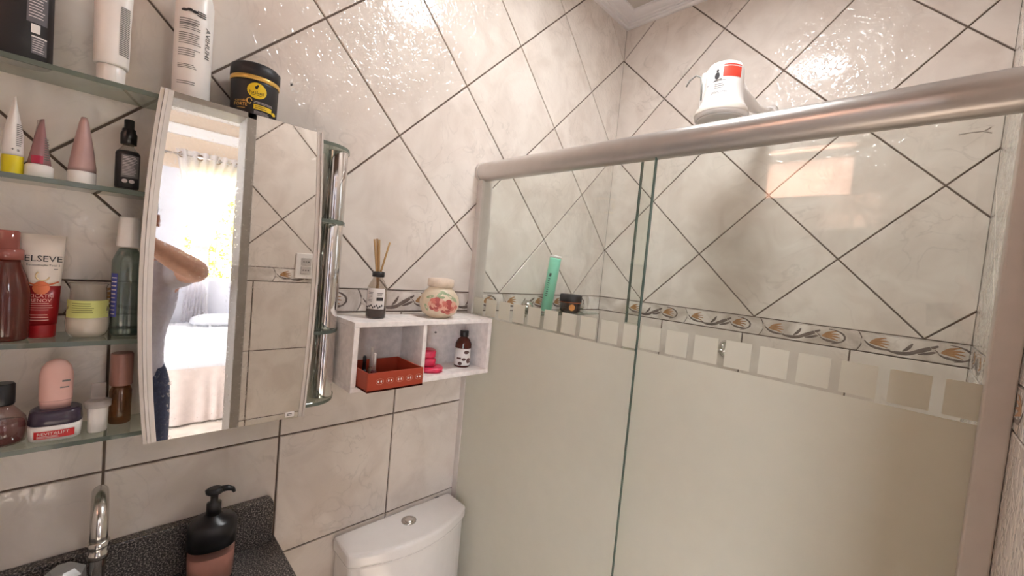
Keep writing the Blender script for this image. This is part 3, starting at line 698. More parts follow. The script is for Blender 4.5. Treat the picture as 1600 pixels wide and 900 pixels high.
# bottom shelf
t, sf = bottle('perfume_bottle', 'round clear perfume bottle of pink liquid with black cap', 'bottle', .30, -8.155, T3, 0,
    [(0, .07, .09), (.02, .1, .12), (.12, .11, .13), (.2, .1, .118), (.27, .06, .07), (.30, .045, .045)], thin('clear_perfume', sr(240, 225, 222), sr(200, 160, 155), .2, .5, .07))
MB().loft([(.012, .06, .08), (.025, .09, .11), (.12, .10, .12), (.17, .095, .112)], 32).build('liquid', thin('rose_liquid', sr(190, 110, 108), sr(150, 84, 82), .65, .5), t)
MB().loft([(.3, .056, .058), (.31, .06, .064), (.45, .06, .064), (.46, .052, .056)], 28).build('cap', BLACK, t)
t = thing('face_cream_jar', 'white face cream jar with purple lid lettered REVITALIFT on the bottom shelf', 'jar', (.29, -7.885, T3), rz=0)
secR = [(0, .1, .12, 3.4), (.012, .115, .138, 3.4), (.10, .122, .145, 3.4), (.125, .12, .142, 3.4)]
MB().loft(secR, 44).build('body', PWHITE, t); sf = surf(secR)
MB().loft([(.127, .118, .14, 3.4), (.135, .124, .146, 3.4), (.22, .118, .138, 3.2), (.235, .1, .12, 3)], 44).build('lid', mat('purple_lid', sr(62, 50, 66), .22), t)
mb = MB(); decal(sf, (-.105, .03, .105, .09), 0, mb, .004, 12, 2); mb.build('red_label', mat('label_red', sr(200, 36, 40), .45), t)
mb = MB(); write(sf, 'REVITALIFT', -.005, .07, .165, 0, mb, .007, height=.022); lines(sf, -.09, .03, .035, .055, 2, 0, mb, .35, .007); mb.build('lettering', PAPER, t)
t, sf = bottle('deodorant_stick', 'pink dome-topped deodorant stick standing on the purple jar lid', 'deodorant', .29, -7.89, T3+.2355, .05,
    [(0, .05, .082, 2.3), (.06, .055, .088, 2.3), (.065, .056, .09, 2.3), (.26, .056, .092, 2.3), (.32, .05, .08, 2.3), (.36, .036, .055), (.38, .01, .015)], mat('blush_plastic', sr(230, 182, 172), .4, var=.02))
mb = MB(); lines(sf, .03, .075, .205, .225, 1, 0, mb, .7, rag=.1); lines(sf, .02, .07, .155, .175, 1, 0, mb, .5, rag=.2); mb.build('printing', INK, t)
mb = MB(); mb.loft([(.058, .0565, .0895, 2.3), (.064, .0565, .0895, 2.3)], 32, cap0=False, cap1=False); mb.build('seam', mat('dark_blush', sr(196, 146, 138), .5), t)
t, sf = bottle('dropper_bottle', 'small white bottle with clear flip cap on the bottom shelf', 'bottle', .31, -7.655, T3, 0,
    [(0, .05, .054), (.01, .055, .058), (.2, .058, .062), (.21, .056, .058)], PWHITE)
MB().loft([(.205, .07, .078), (.21, .074, .08), (.255, .074, .08), (.26, .06, .06)], 28).build('collar', thin('milky_plastic', sr(240, 238, 236), sr(232, 228, 226), .65, .5), t)
MB().box((-.02, -.045, .26), (.02, .045, .40), .012).build('clear_flap', thin('flap_plastic', sr(240, 236, 234), sr(226, 220, 218), .3, .5, .06), t)
t, sf = bottle('amber_perfume', 'slim amber glass bottle with rose-brown cap behind the white dropper', 'bottle', .17, -7.52, T3, 0,
    [(0, .06, .066), (.01, .066, .072), (.28, .066, .072), (.33, .05, .055)], thin('amber_glass', sr(214, 178, 130), sr(150, 106, 74), .5, .5, .06))
MB().loft([(.33, .064, .07), (.34, .068, .074), (.60, .068, .074), (.61, .06, .066)], 28).build('cap', mat('rose_brown_cap', sr(166, 118, 106), .4), t)

# ------------------------------------------------------------------ white niche shelf and its things
NX0, NX1 = .13, .68; NY0, NY1 = -5.72, -3.72; NZ0, NZ1 = -4.09, -3.31; NT = .06
WP = sub_white_paint()
nc = thing('wall_niche', 'white painted two-compartment wooden wall shelf beside the shower', 'shelf', (0, -4.72, NZ0))
def ny(y): return y+4.72
MB().box((NX0, ny(NY0), NZ1-NT-NZ0), (NX1, ny(NY1), NZ1-NZ0), .006).build('top_board', WP, nc)
MB().box((NX0, ny(NY0), 0), (NX1, ny(NY1), NT), .006).build('bottom_board', WP, nc)
MB().box((NX0, ny(NY0), NT), (NX1, ny(NY0)+NT, NZ1-NT-NZ0), .006).build('side_board', WP, nc)
MB().box((NX0, ny(NY1)-NT, NT), (NX1, ny(NY1), NZ1-NT-NZ0), .006).build('side_board', WP, nc)
MB().box((NX0, ny(-4.84), NT), (NX1-.01, ny(-4.785), NZ1-NT-NZ0), .006).build('divider', WP, nc)
bk = MB().box((NX0, ny(NY0)+NT, NT), (NX0+.03, ny(NY1)-NT, NZ1-NT-NZ0)).build('back_board', WP, nc)
MB().tube([(NX0+.03, ny(-4.31), .52), (NX0+.045, ny(-4.31), .52)], .014, 8).build('screw_head', INK, bk)
for z in (.1, .6): MB().box((0.0, ny(NY0)+.1, z), (NX0, ny(NY1)-.1, z+.08)).build('wall_batten', WP, nc)
ZN = NZ1+.001
t = thing('reed_diffuser', 'glass reed diffuser bottle with white label and brown sticks on the white shelf', 'diffuser', (.38, -5.34, ZN), rz=-.45)
secD = [(0, .1, .1), (.015, .115, .115), (.36, .112, .112), (.42, .085, .085), (.47, .058, .058), (.5, .056, .056)]
MB().loft(secD, 36, cap1=False).build('glass', thin('diffuser_glass', sr(238, 234, 228), sr(214, 200, 190), .12, .5, .06), t); sf = surf(secD)
MB().loft([(.012, .096, .096), (.025, .11, .11), (.12, .11, .11)], 32).build('liquid', thin('brown_liquid', sr(120, 72, 50), sr(74, 40, 28), .8, .4), t)
MB().loft([(.49, .066, .066), (.495, .07, .07), (.55, .07, .07), (.555, .05, .05)], 28).build('collar', BLACK, t)
mb = MB(); decal(sf, (-.108, .115, .085, .36), 0, mb, .004, 16, 4); mb.build('label', PAPER, t)
mb = MB(); lines(sf, -.095, -.04, .2, .32, 7, 0, mb, .35, .007); decal(sf, (-.005, .215, .07, .255), 1, mb, .007)
lines(sf, .0, .07, .27, .31, 3, 1, mb, .4, .007)
for k in range(9): disc(sf, -.1+.02*k, .135+.012*((k*7) % 3), .008, .014, 1, mb, .007, 8)
mb.build('label_print', [INK, DINK], t)
for (dx, dy, ex, ey, h) in ((-.01, -.03, .0, -.075, .93), (.0, -.01, -.02, -.045, .94), (.01, .01, .0, -.02, .93), (.0, .02, .02, .10, .91)):
    MB().tube([(-ex*.6, -ey*.6, .05), (dx*.6, dy*.6, .5), (ex, ey, h)], .011, 8).build('reed', mat('reed_brown', sr(178, 140, 92), .7), t)
t = thing('floral_pot', 'round cream pot with painted roses and lid on the white shelf', 'jar', (.41, -4.46, ZN), rz=-.62)
secF = [(0, .14, .14), (.015, .16, .16), (.06, .22, .22), (.14, .256, .256), (.21, .262, .262), (.29, .24, .24), (.36, .185, .185), (.39, .155, .155), (.41, .15, .15)]
MB().loft(secF, 48).build('body', mat('cream_ceramic', sr(222, 204, 178), .4, var=.12, scale=40, bump=.3, bscale=90), t); sf = surf(secF)
MB().loft([(.405, .155, .155), (.41, .175, .175), (.5, .172, .172), (.515, .155, .155), (.525, .03, .03)], 40).build('lid', mat('cream_lid', sr(226, 206, 186), .5, var=.12, scale=50, bump=.4, bscale=100), t)
for (cy, cz, s) in ((-.03, .19, .10), (.12, .16, .105)):
    mb = MB(); random.seed(int(s*1000)+int(cy*100))
    for ring, (rad, pr, k) in enumerate(((.072, .045, 8), (.045, .036, 6), (.022, .026, 4))):
        for q in range(k):
            a = 2*math.pi*q/k+ring*.5; disc(sf, cy+rad*math.cos(a)*s*10, cz+rad*math.sin(a)*s*8, pr*s*9, pr*s*8, (q+ring) % 3, mb, .003+.004*ring+.001*q, 14)
    disc(sf, cy, cz, .02, .02, 2, mb, .018, 12)
    mb.build('painted_rose', [mat('rose_pink', sr(206, 118, 104), .45), mat('rose_pale', sr(228, 172, 152), .45), mat('rose_deep', sr(178, 84, 78), .45)], t)
mb = MB()
for (cy, cz, a) in ((.0, .32, .7), (.05, .34, -.4), (.13, .30, -.7), (-.12, .28, .3), (-.16, .14, 2), (.19, .26, -.9), (.02, .28, .1)):
    vs = [];
    for k in range(12):
        w = 2*math.pi*k/12; p, q = .05*math.cos(w), .018*math.sin(w); y = cy+p*math.cos(a)-q*math.sin(a); z = cz+p*math.sin(a)+q*math.cos(a); vs.append((sf(y, z)+.004, y, z))
    mb.add(vs, [list(range(12))])
mb.build('painted_leaves', mat('leaf_green', sr(158, 170, 132), .5, var=.15), t)
# compartments
ZF = NZ0+NT+.001
tr = thing('red_box', 'open terracotta red box with white printed dots on the white shelf', 'box', (.63, -5.31, ZF), rz=0)
RB = mat('terracotta_board', sr(166, 62, 38), .5, var=.08); RBI = mat('dark_board', sr(104, 40, 28), .6)
X0, X1, Y0, Y1, H, t_ = -.30, .30, -.34, .34, .21, .018
MB().box((X0, Y0, 0), (X1, Y1, .02)).build('bottom_panel', RBI, tr)
for (a, b) in (((X0, Y0, 0), (X0+t_, Y1, H)), ((X1-t_, Y0, 0), (X1, Y1, H)), ((X0+t_, Y0, 0), (X1-t_, Y0+t_, H)), ((X0+t_, Y1-t_, 0), (X1-t_, Y1, H))):
    MB().box(a, b, .004).build('side_panel', RB, tr)
mb = MB(); flat = lambda y, z: X1
for k in range(5):
    y = -.2+.12*k
    for d in (-.017, .017): disc(flat, y+d, .11, .009, .014, 0, mb, .002, 10)
mb.build('white_dots', PAPER, tr)
mb = MB()
for k in range(5):
    y = -.2+.12*k
    mb.tube([(X1+.001, y+.045*math.cos(a), .11+.032*math.sin(a)) for a in [i*math.pi/8 for i in range(17)]], .003, 4)
mb.build('rosette_outline', mat('salmon_ink', sr(206, 130, 104), .6), tr)
NAIL = 'nail polish bottles in the red box'
for (x, y, c, cap, h, lab) in ((.50, -5.60, sr(52, 74, 112), sr(96, 110, 140), .44, 'blue nail polish bottle at the back of the red box'), (.58, -5.53, sr(30, 26, 40), sr(24, 22, 26), .30, 'black-capped dark nail polish bottle in the red box'),
        (.66, -5.45, sr(92, 24, 30), sr(226, 216, 208), .34, 'dark red nail polish bottle with white cap in the red box'), (.52, -5.42, sr(120, 86, 70), sr(228, 220, 214), .38, 'tall white-capped nail polish bottle in the red box')):
    t = thing('nail_polish', lab, 'nail polish', (x, y, ZF+.021), -.4, NAIL)
    MB().loft([(0, .03, .03, 3), (.01, .034, .034, 3), (.13, .034, .034, 3), (.15, .018, .018)], 20).build('bottle', mat('polish_'+lab.split()[0]+lab.split()[1], c, .15), t)
    MB().loft([(.15, .022, .022), (h-.01, .017, .017), (h, .013, .013)], 18).build('cap', mat('cap_'+lab.split()[0]+lab.split()[1], cap, .35), t)
t, sf = bottle('soap_bottle', 'amber bottle with white patterned label and black cap in the right compartment', 'bottle', .40, -3.98, ZF, -.75,
    [(0, .1, .1), (.012, .115, .115), (.33, .115, .115), (.39, .085, .085), (.42, .05, .05), (.44, .05, .05)], thin('red_amber', sr(150, 70, 50), sr(112, 44, 34), .75, .4, .06))
MB().loft([(.43, .055, .055), (.435, .062, .062), (.51, .062, .062), (.515, .05, .05)], 24).build('cap', BLACK, t)
mb = MB(); decal(sf, (-.112, .03, .112, .27), 0, mb, .004, 16, 4); mb.build('label', PAPER, t)
mb = MB()
for (cy, cz, a, b) in ((.06, .22, .035, .025), (.09, .1, .025, .04), (-.02, .06, .03, .025), (.03, .12, .03, .02)): disc(sf, cy, cz, a, b, 0, mb, .007, 10)
decal(sf, (-.07, .12, -.01, .145), 0, mb, .007); mb.build('label_print', mat('brown_ink', sr(92, 62, 56), .6), t)
t = thing('soap_pack', 'crumpled bright pink soap packet in the right compartment', 'packet', (.42, -4.56, ZF), rz=-.5)
PK = mat('pink_wrapper', sr(222, 52, 88), .3, var=.15, scale=60, bump=.8, bscale=60)
for (z, a, b_, cx, cy, nm) in ((0, .15, .15, 0, .04, 'flat_packet'), (.075, .11, .11, -.01, -.02, 'folded_packet'), (.185, .10, .095, -.01, -.01, 'top_packet')):
    h = .07 if z == 0 else .105
    MB().loft([(z, a*.85, b_*.85, 3.2, cx, cy), (z+.015, a, b_, 3.5, cx, cy), (z+h*.5, a*.94, b_*.97, 3, cx+.01, cy), (z+h*.8, a, b_*.94, 3.5, cx, cy+.01), (z+h, a*.8, b_*.8, 3, cx, cy)], 22).build(nm, PK, t)

# ------------------------------------------------------------------ washbasin counter, soap, faucet
GRAN = bpy.data.materials.new('dark_granite'); GRAN.use_nodes = True; n = GRAN.node_tree.nodes; l = GRAN.node_tree.links; b = n['Principled BSDF']
tc = n.new('ShaderNodeTexCoord'); vo = n.new('ShaderNodeTexNoise'); vo.inputs['Scale'].default_value = 330; vo.inputs['Detail'].default_value = 3; l.new(tc.outputs['Object'], vo.inputs['Vector'])
rp = n.new('ShaderNodeValToRGB'); e = rp.color_ramp.elements; e[0].position = .40; e[0].color = sr(38, 35, 36); e[1].position = .66; e[1].color = sr(168, 158, 150); x = e.new(.53); x.color = sr(86, 80, 78)
l.new(vo.outputs['Fac'], rp.inputs[0]); l.new(rp.outputs[0], b.inputs['Base Color']); b.inputs['Roughness'].default_value = .3
CZ = -5.85
ct = thing('granite_counter', 'dark speckled granite washbasin counter with low backsplash', 'counter', (0, -7.9, CZ-.15))
MB().prism([(.003, -1.75), (2.25, -1.75), (2.25, 1.64), (2.17, 1.72), (.003, 1.72)], 0, .15, .015).build('counter_slab', GRAN, ct)
mb = MB(); out = [(-1.75, .15), (1.67, .15), (1.67, .58), (1.655, .625), (1.62, .65), (-1.75, .65)]
mb.prism(out, .003, .11, .014, axes='yzx').build('backsplash', GRAN, ct)
vb = thing('vanity_cabinet', 'white vanity cabinet under the granite counter', 'cabinet', (0, -7.9, FLOOR))
MB().box((.01, -1.6, .3), (2.0, 1.5, CZ-.15-FLOOR), .02).build('body', PWHITE, vb)
for y in (-1.55, -.02): MB().box((2.0, y, .35), (2.05, y+1.48, CZ-.2-FLOOR), .02).build('door', PWHITE, vb)
for (a, c) in ((.1, -1.5), (1.8, -1.5), (.1, 1.35), (1.8, 1.35)): MB().box((a, c, 0), (a+.12, c+.12, .3)).build('leg', BLACK, vb)
t = thing('soap_dispenser', 'clear soap dispenser of pink soap with black pump on the counter', 'soap dispenser', (.34, -6.83, CZ+.001), rz=-.15); t.scale = (1.03, 1.03, 1.09)
secP = [(0, .14, .16, 2.4), (.02, .165, .185, 2.4), (.38, .17, .19, 2.4), (.46, .15, .168, 2.3)]
MB().loft(secP, 40).build('bottle', thin('dispenser_clear', sr(225, 215, 210), sr(190, 170, 165), .12, .5, .06), t)
MB().loft([(.012, .13, .15, 2.4), (.03, .158, .178, 2.4), (.27, .163, .183, 2.4)], 40).build('pink_soap', mat('pink_soap', sr(236, 178, 164), .35, var=.04), t)
MB().loft([(.34, .173, .193, 2.4), (.46, .173, .193, 2.4), (.52, .17, .19, 2.3), (.555, .15, .165), (.58, .075, .08), (.6, .06, .062)], 40).build('black_shoulder', BLACK, t)
pm = MB().loft([(.6, .06, .06), (.7, .058, .058), (.71, .03, .03), (.79, .03, .03)], 24).build('pump', BLACK, t)
MB().loft([(.78, .05, .05), (.79, .062, .07), (.82, .06, .075), (.835, .04, .05)], 24).build('pump_head', BLACK, pm)
MB().tube([(0, .03, .81), (.01, .10, .815), (.015, .14, .80), (.018, .155, .77)], [.03, .026, .02, .014], 12).build('nozzle', BLACK, pm)
t = thing('faucet', 'worn chrome gooseneck faucet on the granite counter', 'faucet', (.27, -7.62, CZ+.001))
pts = [(0, 0, 0), (0, 0, .5), (0, 0, .98)]+[(.24-.24*math.cos(a), 0, .98+.2*math.sin(a)) for a in [i*math.pi/10 for i in range(1, 11)]]+[(.48, 0, .90)]
MB().tube(pts, .052, 18).build('spout', STEEL, t)
MB().loft([(.8, .045, .045, 2, .48, 0), (.805, .06, .06, 2, .48, 0), (.85, .062, .062, 2, .48, 0), (.86, .055, .055, 2, .48, 0), (.9, .064, .064, 2, .48, 0), (.93, .064, .064, 2, .48, 0), (.94, .052, .052, 2, .48, 0)], 24).build('aerator', STEEL, t)
MB().loft([(0, .12, .12), (.03, .12, .12), (.05, .08, .08), (.1, .06, .06)], 24).build('base', STEEL, t)
hd = MB().loft([(0, .07, .07, 2, .05, -.19), (.4, .055, .055, 2, .05, -.19)], 20).build('valve_body', STEEL, t)
MB().loft([(.36, .1, .1, 2, .05, -.19), (.4, .135, .135, 2, .05, -.19), (.5, .13, .13, 2, .05, -.19), (.545, .08, .08, 2, .05, -.19), (.55, .02, .02, 2, .05, -.19)], 7, smooth=False).build('knob', mat('grey_acrylic', sr(150, 148, 146), .15, .3), hd)
MB().box((-.02, -.2, .03), (.08, .02, .09), .02).build('bridge', STEEL, t)

# ------------------------------------------------------------------ toilet
tl = thing('toilet', 'white ceramic close-coupled toilet with chrome flush button', 'toilet', (0, -4.605, FLOOR))
CER = mat('white_ceramic', sr(240, 235, 232), .12, var=.015, coat=.3)
def dshape(y, x0, xs, xf, k=14):
    return [(x0, -y)]+[(xs+(xf-xs)*math.sin(math.pi*i/k)**.85 if 0 < i < k else xs, -y+2*y*i/k) for i in range(k+1)]+[(x0, y)]
mb = MB(); mb.prism(dshape(.895, .012, .46, .715), at(-6.335), at(-6.15), .045, seg=3)
lid = mb.build('tank_lid', CER, tl)
mb = MB(); mb.prism(dshape(.865, .015, .44, .685), at(-7.95), at(-6.33), .03, seg=2); mb.build('tank', CER, tl)
bt = MB().loft([(at(-6.155), .1, .1, 2, .3, .02), (at(-6.135), .1, .1, 2, .3, .02), (at(-6.128), .085, .085, 2, .3, .02)], 36).build('flush_button', STEEL, lid)
MB().loft([(at(-6.13), .06, .06, 2, .31, .02), (at(-6.118), .058, .058, 2, .31, .02), (at(-6.114), .03, .03, 2, .31, .02)], 30).build('button_centre', CHROME, bt)
MB().box((.03, .62, at(-6.152)), (.05, .69, at(-6.148))).build('stamp', INK, lid)
MB().loft([(0, .5, .45, 2.4, 1.15), (.5, .45, .42, 2.4, 1.1), (1.0, .6, .55, 2.2, 1.25), (1.6, .95, .75, 2.1, 1.45), (1.72, .98, .78, 2.1, 1.48)], 40).build('bowl', CER, tl)
MB().loft([(1.72, .97, .77, 2.1, 1.5), (1.8, .97, .77, 2.1, 1.5), (1.84, .9, .7, 2.1, 1.5)], 40).build('seat_cover', PWHITE, tl)
MB().box((.02, -.6, at(-8.15)), (.7, .6, at(-7.94)), .03).build('tank_foot', CER, tl)
# wall socket on the right wall (seen in the mirror)
t = thing('wall_socket', 'white wall socket plate on the tile border, seen in the mirror', 'socket', (XC, -4.60, -2.93))
MB().box((-.035, -.2, -.27), (-.001, .2, .27), .012).build('plate', PWHITE, t)
for z in (-.09, .09):
    sk = MB().box((-.045, -.1, z-.08), (-.034, .1, z+.08), .01).build('outlet', mat('socket_grey', sr(196, 188, 182), .4), t)
    for y in (-.05, 0, .05): MB().tube([(-.047, y, z), (-.044, y, z)], .014, 8).build('pin_hole', DINK, sk)

# ------------------------------------------------------------------ bedroom beyond the doorway (seen in the mirror)
BX0, BX1, BY0, BY1, BZ = XC+.55, 25.6, -14.5, 2.2, 4.3
BEIGE = mat('beige_paint', sr(222, 202, 182), .8, var=.03); PALE = mat('pale_blue_paint', sr(224, 224, 232), .8, var=.04, scale=6)
BW0, BW1, BWZ0, BWZ1 = -4.6, -.5, -4.9, 1.3
mb = MB()
for (a, b_, c, d, mi) in ((BY0, BW0, FLOOR, 1.25, 1), (BW1, BY1, FLOOR, 1.25, 1), (BW0, BW1, FLOOR, BWZ0, 1), (BY0, BW0, 1.25, BZ, 0), (BW1, BY1, 1.25, BZ, 0), (BW0, BW1, BWZ1, BZ, 0)):
    mb.box((BX1, a, c), (BX1+.6, b_, d), mi=mi)
o = wall_root('wall_bedroom_far', mb, 'bedroom wall, beige above and pale blue below', BEIGE); o.data.materials.append(PALE)
wall_root('wall_bedroom_near', MB().box((BX0-.5, BY0, FLOOR), (BX0, YD-.5, BZ)).box((BX0-.5, .6, FLOOR), (BX0, BY1, BZ)).box((BX0-.5, YD-.5, ZC+.2), (BX0, .6, BZ)), 'bedroom wall beside the bathroom', BEIGE)
wall_root('wall_bedroom_right', MB().box((BX0-.5, BY1, FLOOR), (BX1+.6, BY1+.5, BZ)), 'bedroom side wall by the curtain', PALE)
WA, WB_, WC_, WD_ = 7.0, 15.0, -5.2, 2.2  # unseen window added in this wall to let fill daylight reach the bathroom
wall_root('wall_bedroom_left', MB().box((BX0-.5, BY0-.5, FLOOR), (WA, BY0, BZ)).box((WB_, BY0-.5, FLOOR), (BX1+.6, BY0, BZ)).box((WA, BY0-.5, FLOOR), (WB_, BY0, WC_)).box((WA, BY0-.5, WD_), (WB_, BY0, BZ)), 'bedroom side wall with an added window for fill daylight', PALE)
mb = MB().box((WA, BY0-.4, WC_), (WA+.15, BY0-.1, WD_)).box((WB_-.15, BY0-.4, WC_), (WB_, BY0-.1, WD_)).box((WA, BY0-.4, WC_), (WB_, BY0-.1, WC_+.15)).box((WA, BY0-.4, WD_-.15), (WB_, BY0-.1, WD_)).box(((WA+WB_)/2-.08, BY0-.4, WC_), ((WA+WB_)/2+.08, BY0-.1, WD_))
wall_root('fill_window', mb, 'unseen wide bedroom side window added for fill daylight', WHITE)
wall_root('ceiling_bedroom', MB().box((BX0-.5, BY0-.5, BZ), (BX1+.6, BY1+.5, BZ+.3)), 'white bedroom ceiling', WHITE)
wall_root('floor_bedroom', MB().box((BX0, BY0-.5, FLOOR-.3), (BX1+.6, BY1+.5, FLOOR)), 'beige bedroom floor', FLO)
wall_root('trim_5', MB().box((BX1-.25, BY0, 3.05), (BX1, BY1, 3.6), .02), 'white ceiling band in the bedroom', WHITE)
mb = MB()
mb.box((BX1+.1, BW0, BWZ0), (BX1+.4, BW0+.12, BWZ1)); mb.box((BX1+.1, BW1-.12, BWZ0), (BX1+.4, BW1, BWZ1)); mb.box((BX1+.1, BW0, BWZ0), (BX1+.4, BW1, BWZ0+.12)); mb.box((BX1+.1, BW0, BWZ1-.12), (BX1+.4, BW1, BWZ1))
w1 = wall_root('window_1', mb, 'white framed bedroom window with grille', WHITE)
BAR = mat('grille_paint', sr(190, 170, 120), .5)
for k in range(1, 5): MB().tube([(BX1+.5, BW0+(BW1-BW0)*k/5, BWZ0), (BX1+.5, BW0+(BW1-BW0)*k/5, BWZ1)], .04, 8).build('grille_bar', BAR, w1)
for k in (1, 2, 3): MB().tube([(BX1+.5, BW0, BWZ0+1.55*k), (BX1+.5, BW1, BWZ0+1.55*k)], .03, 8).build('grille_bar', BAR, w1)
# garden outside
GR = mat('garden_ground', sr(170, 168, 110), .9, var=.2)
structure(wall_root('ground', MB().box((BX1+.6, -40, FLOOR-.3), (BX1+50, 40, FLOOR)), 'sunlit ground outside the window', GR))
LV = [thin('leaf_lime', sr(250, 240, 120), sr(222, 214, 60), .97, .55, .03), thin('leaf_gold', sr(250, 230, 120), sr(238, 206, 84), .97, .55, .03)]
for q, (bx, by, lab) in enumerate(((BX1+7, -2.4, 'sunlit lime green shrub outside the bedroom window'), (BX1+7.5, 3.6, 'golden leafy shrub further right outside the bedroom window'), (BX1+8, -8.6, 'leafy shrub behind the bedroom curtain'))):
    rs = random.Random(q); t = thing('garden_shrub', lab, 'shrub', (bx, by, FLOOR))
    mb = MB()
    for k in range(1100):
        a = rs.uniform(0, 6.28); h = rs.uniform(.6, 10.5); rad = (2.4*math.sin(min(1, h/10.5)*2.6)**.6+.2)*math.sqrt(rs.random())
        c = Vector((rad*math.cos(a), rad*math.sin(a), h)); e1 = Vector((rs.gauss(0, 1), rs.gauss(0, 1), rs.gauss(0, 1))).normalized(); e2 = e1.orthogonal().normalized()
        w = rs.uniform(.18, .4)
        mb.add([c-e1*w, c+e2*w*.4, c+e1*w, c-e2*w*.4], [[0, 1, 2, 3]], k % 2)
    fo = mb.build('foliage', LV, t); fo['kind'] = 'stuff'
    MB().tube([(0, 0, 0), (.1, 0, 4), (0, .1, 8)], [.25, .18, .06], 8).build('trunk', mat('bark', sr(110, 90, 66), .9), t)
# curtain, tied back
rd = thing('curtain_rod', 'thin metal curtain rod above the bedroom window', 'curtain rod', (BX1-.5, -2, 1.95))
MB().tube([(0, -3.6, 0), (0, 2.2, 0)], .05, 10).build('rod', STEEL, rd)
for y in (-3.5, 2.1): MB().tube([(0, y, 0), (.5, y, 0)], .04, 8).build('bracket', STEEL, rd)
CU = thin('sheer_white', sr(255, 250, 246), sr(238, 234, 238), .93, .45, .01, .6)
cu = thing('curtain', 'sheer white eyelet curtain tied back beside the bedroom window', 'curtain', (BX1-.5, -3.6, FLOOR+2.4))
mb = MB(); nu, nv = 70, 26; zt = 2.25-FLOOR-2.4; zk = -3.0-FLOOR-2.4
vs = []
for j in range(nv+1):
    v = j/nv; z = zt*(1-v)
    if z > zk: s = (z-zk)/(zt-zk); half = .38+1.25*s**1.1; mid = -.25+.35*s
    else: s = (zk-z)/zk; half = .38+.25*s; mid = -.25-.1*s
    for i in range(nu+1):
        w = i/nu*2-1; vs.append((.16*math.sin(i*.62+.6*math.sin(v*5)), mid+half*w, z))
fs = [[j*(nu+1)+i, j*(nu+1)+i+1, (j+1)*(nu+1)+i+1, (j+1)*(nu+1)+i] for j in range(nv) for i in range(nu)]
mb.add(vs, fs, 0, True); mb.build('fabric', CU, cu)
MB().loft([(zk-.1, .2, .42, 2, 0, -.25), (zk+.1, .2, .44, 2, 0, -.25)], 24, cap0=False, cap1=False).build('tie_back', CU, cu)
for k in range(4):
    a = -1.25+.8*k
    MB().tube([(.17*0+.0, a+.14*math.cos(w), 1.95-FLOOR-2.4-0+.14*math.sin(w)-FLOOR*0) for w in [i*math.pi/8 for i in range(17)]], .035, 8).build('eyelet', mat('bronze_ring', sr(150, 130, 112), .4, .6), cu)
# bed
bd = thing('bed', 'double bed with white sheets in the bedroom', 'bed', (15.2, -5.5, FLOOR))
SHEET = mat('white_sheet', sr(232, 232, 236), .85, var=.04, scale=12, bump=.9, bscale=14)
SHEET2 = mat('valance_fabric', sr(226, 212, 206), .85, var=.06, scale=14, bump=.9, bscale=18)
MB().box((.2, -3, .1), (9.6, 5.5, 1.3), .05).build('base', SHEET2, bd)
MB().box((.12, -3.1, 1.3), (9.7, 5.6, 2.4), .2, seg=3).build('mattress', SHEET, bd)
mb = MB(); vs = []; nu, nv = 120, 8
for j in range(nv+1):
    for i in range(nu+1):
        y = -3.2+8.9*i/nu; v = j/nv; vs.append((.1-.06-.05*v*(1+math.sin(i*.9+2*math.sin(i*.21)))-.02*math.sin(i*.33), y, 2.2-2.12*v))
mb.add(vs, [[j*(nu+1)+i, j*(nu+1)+i+1, (j+1)*(nu+1)+i+1, (j+1)*(nu+1)+i] for j in range(nv) for i in range(nu)], 0, True); mb.build('valance', SHEET2, bd)
for y in (-1.2, 2.6): MB().loft([(2.4, .5, 1.1, 3, 8.7, y), (2.55, .75, 1.4, 3, 8.7, y), (2.8, .7, 1.3, 3, 8.7, y), (2.95, .4, .9, 3, 8.7, y)], 28).build('pillow', SHEET, bd)

# ------------------------------------------------------------------ the photographer, seen in the mirror
def skin(name, verts, edges, m, parent, sub=2, root=0):
    me = bpy.data.meshes.new(name); me.from_pydata([v[:3] for v in verts], edges, [])
    o = bpy.data.objects.new(name, me); COL.objects.link(o); me.materials.append(m)
    md = o.modifiers.new('skin', 'SKIN'); md.use_smooth_shade = True
    o.modifiers.new('sub', 'SUBSURF').levels = sub; o.modifiers['sub'].render_levels = sub
    for i, v in enumerate(verts):
        sv = me.skin_vertices[0].data[i]; rr = v[3]; sv.radius = rr if isinstance(rr, tuple) else (rr, rr); sv.use_root = (i == root)
    dg = bpy.context.evaluated_depsgraph_get(); me2 = bpy.data.meshes.new_from_object(o.evaluated_get(dg))
    for p in me2.polygons: p.use_smooth = True
    bpy.data.objects.remove(o); bpy.data.meshes.remove(me)
    o = bpy.data.objects.new(name, me2); COL.objects.link(o); o.parent = parent
    return o
pe = thing('person', 'person in grey shirt and dark jeans holding up a phone in the doorway', 'person', (7.1, -7.38, FLOOR))
SKIN = mat('skin', sr(178, 132, 110), .55, var=.1, scale=50); SHIRT = mat('grey_shirt', sr(176, 174, 182), .9, var=.08, scale=30, bump=.5, bscale=60); JEANS = mat('dark_denim', sr(44, 52, 78), .9, var=.25, scale=80)
V = [(0, 0, .93, .095), (0, 0, 1.12, .10), (0, 0, 1.33, .125), (-.005, 0, 1.46, .055), (-.015, 0, 1.52, .055), (-.03, 0, 1.57, .085), (-.03, 0, 1.65, .095), (-.02, 0, 1.71, .07)]
E_ = [(0, 1), (1, 2), (2, 3), (3, 4), (4, 5), (5, 6), (6, 7)]
def chain(start, pts):
    k = start
    for p in pts: V.append(p); E_.append((k, len(V)-1)); k = len(V)-1
    return k
ra = chain(2, [(0, .17, 1.40, .06), (-.12, .21, 1.41, .055), (-.245, .225, 1.42, .05), (-.32, .13, 1.475, .046), (-.375, .055, 1.53, .026), (-.385, .03, 1.56, .032), (-.39, .02, 1.59, .030)])
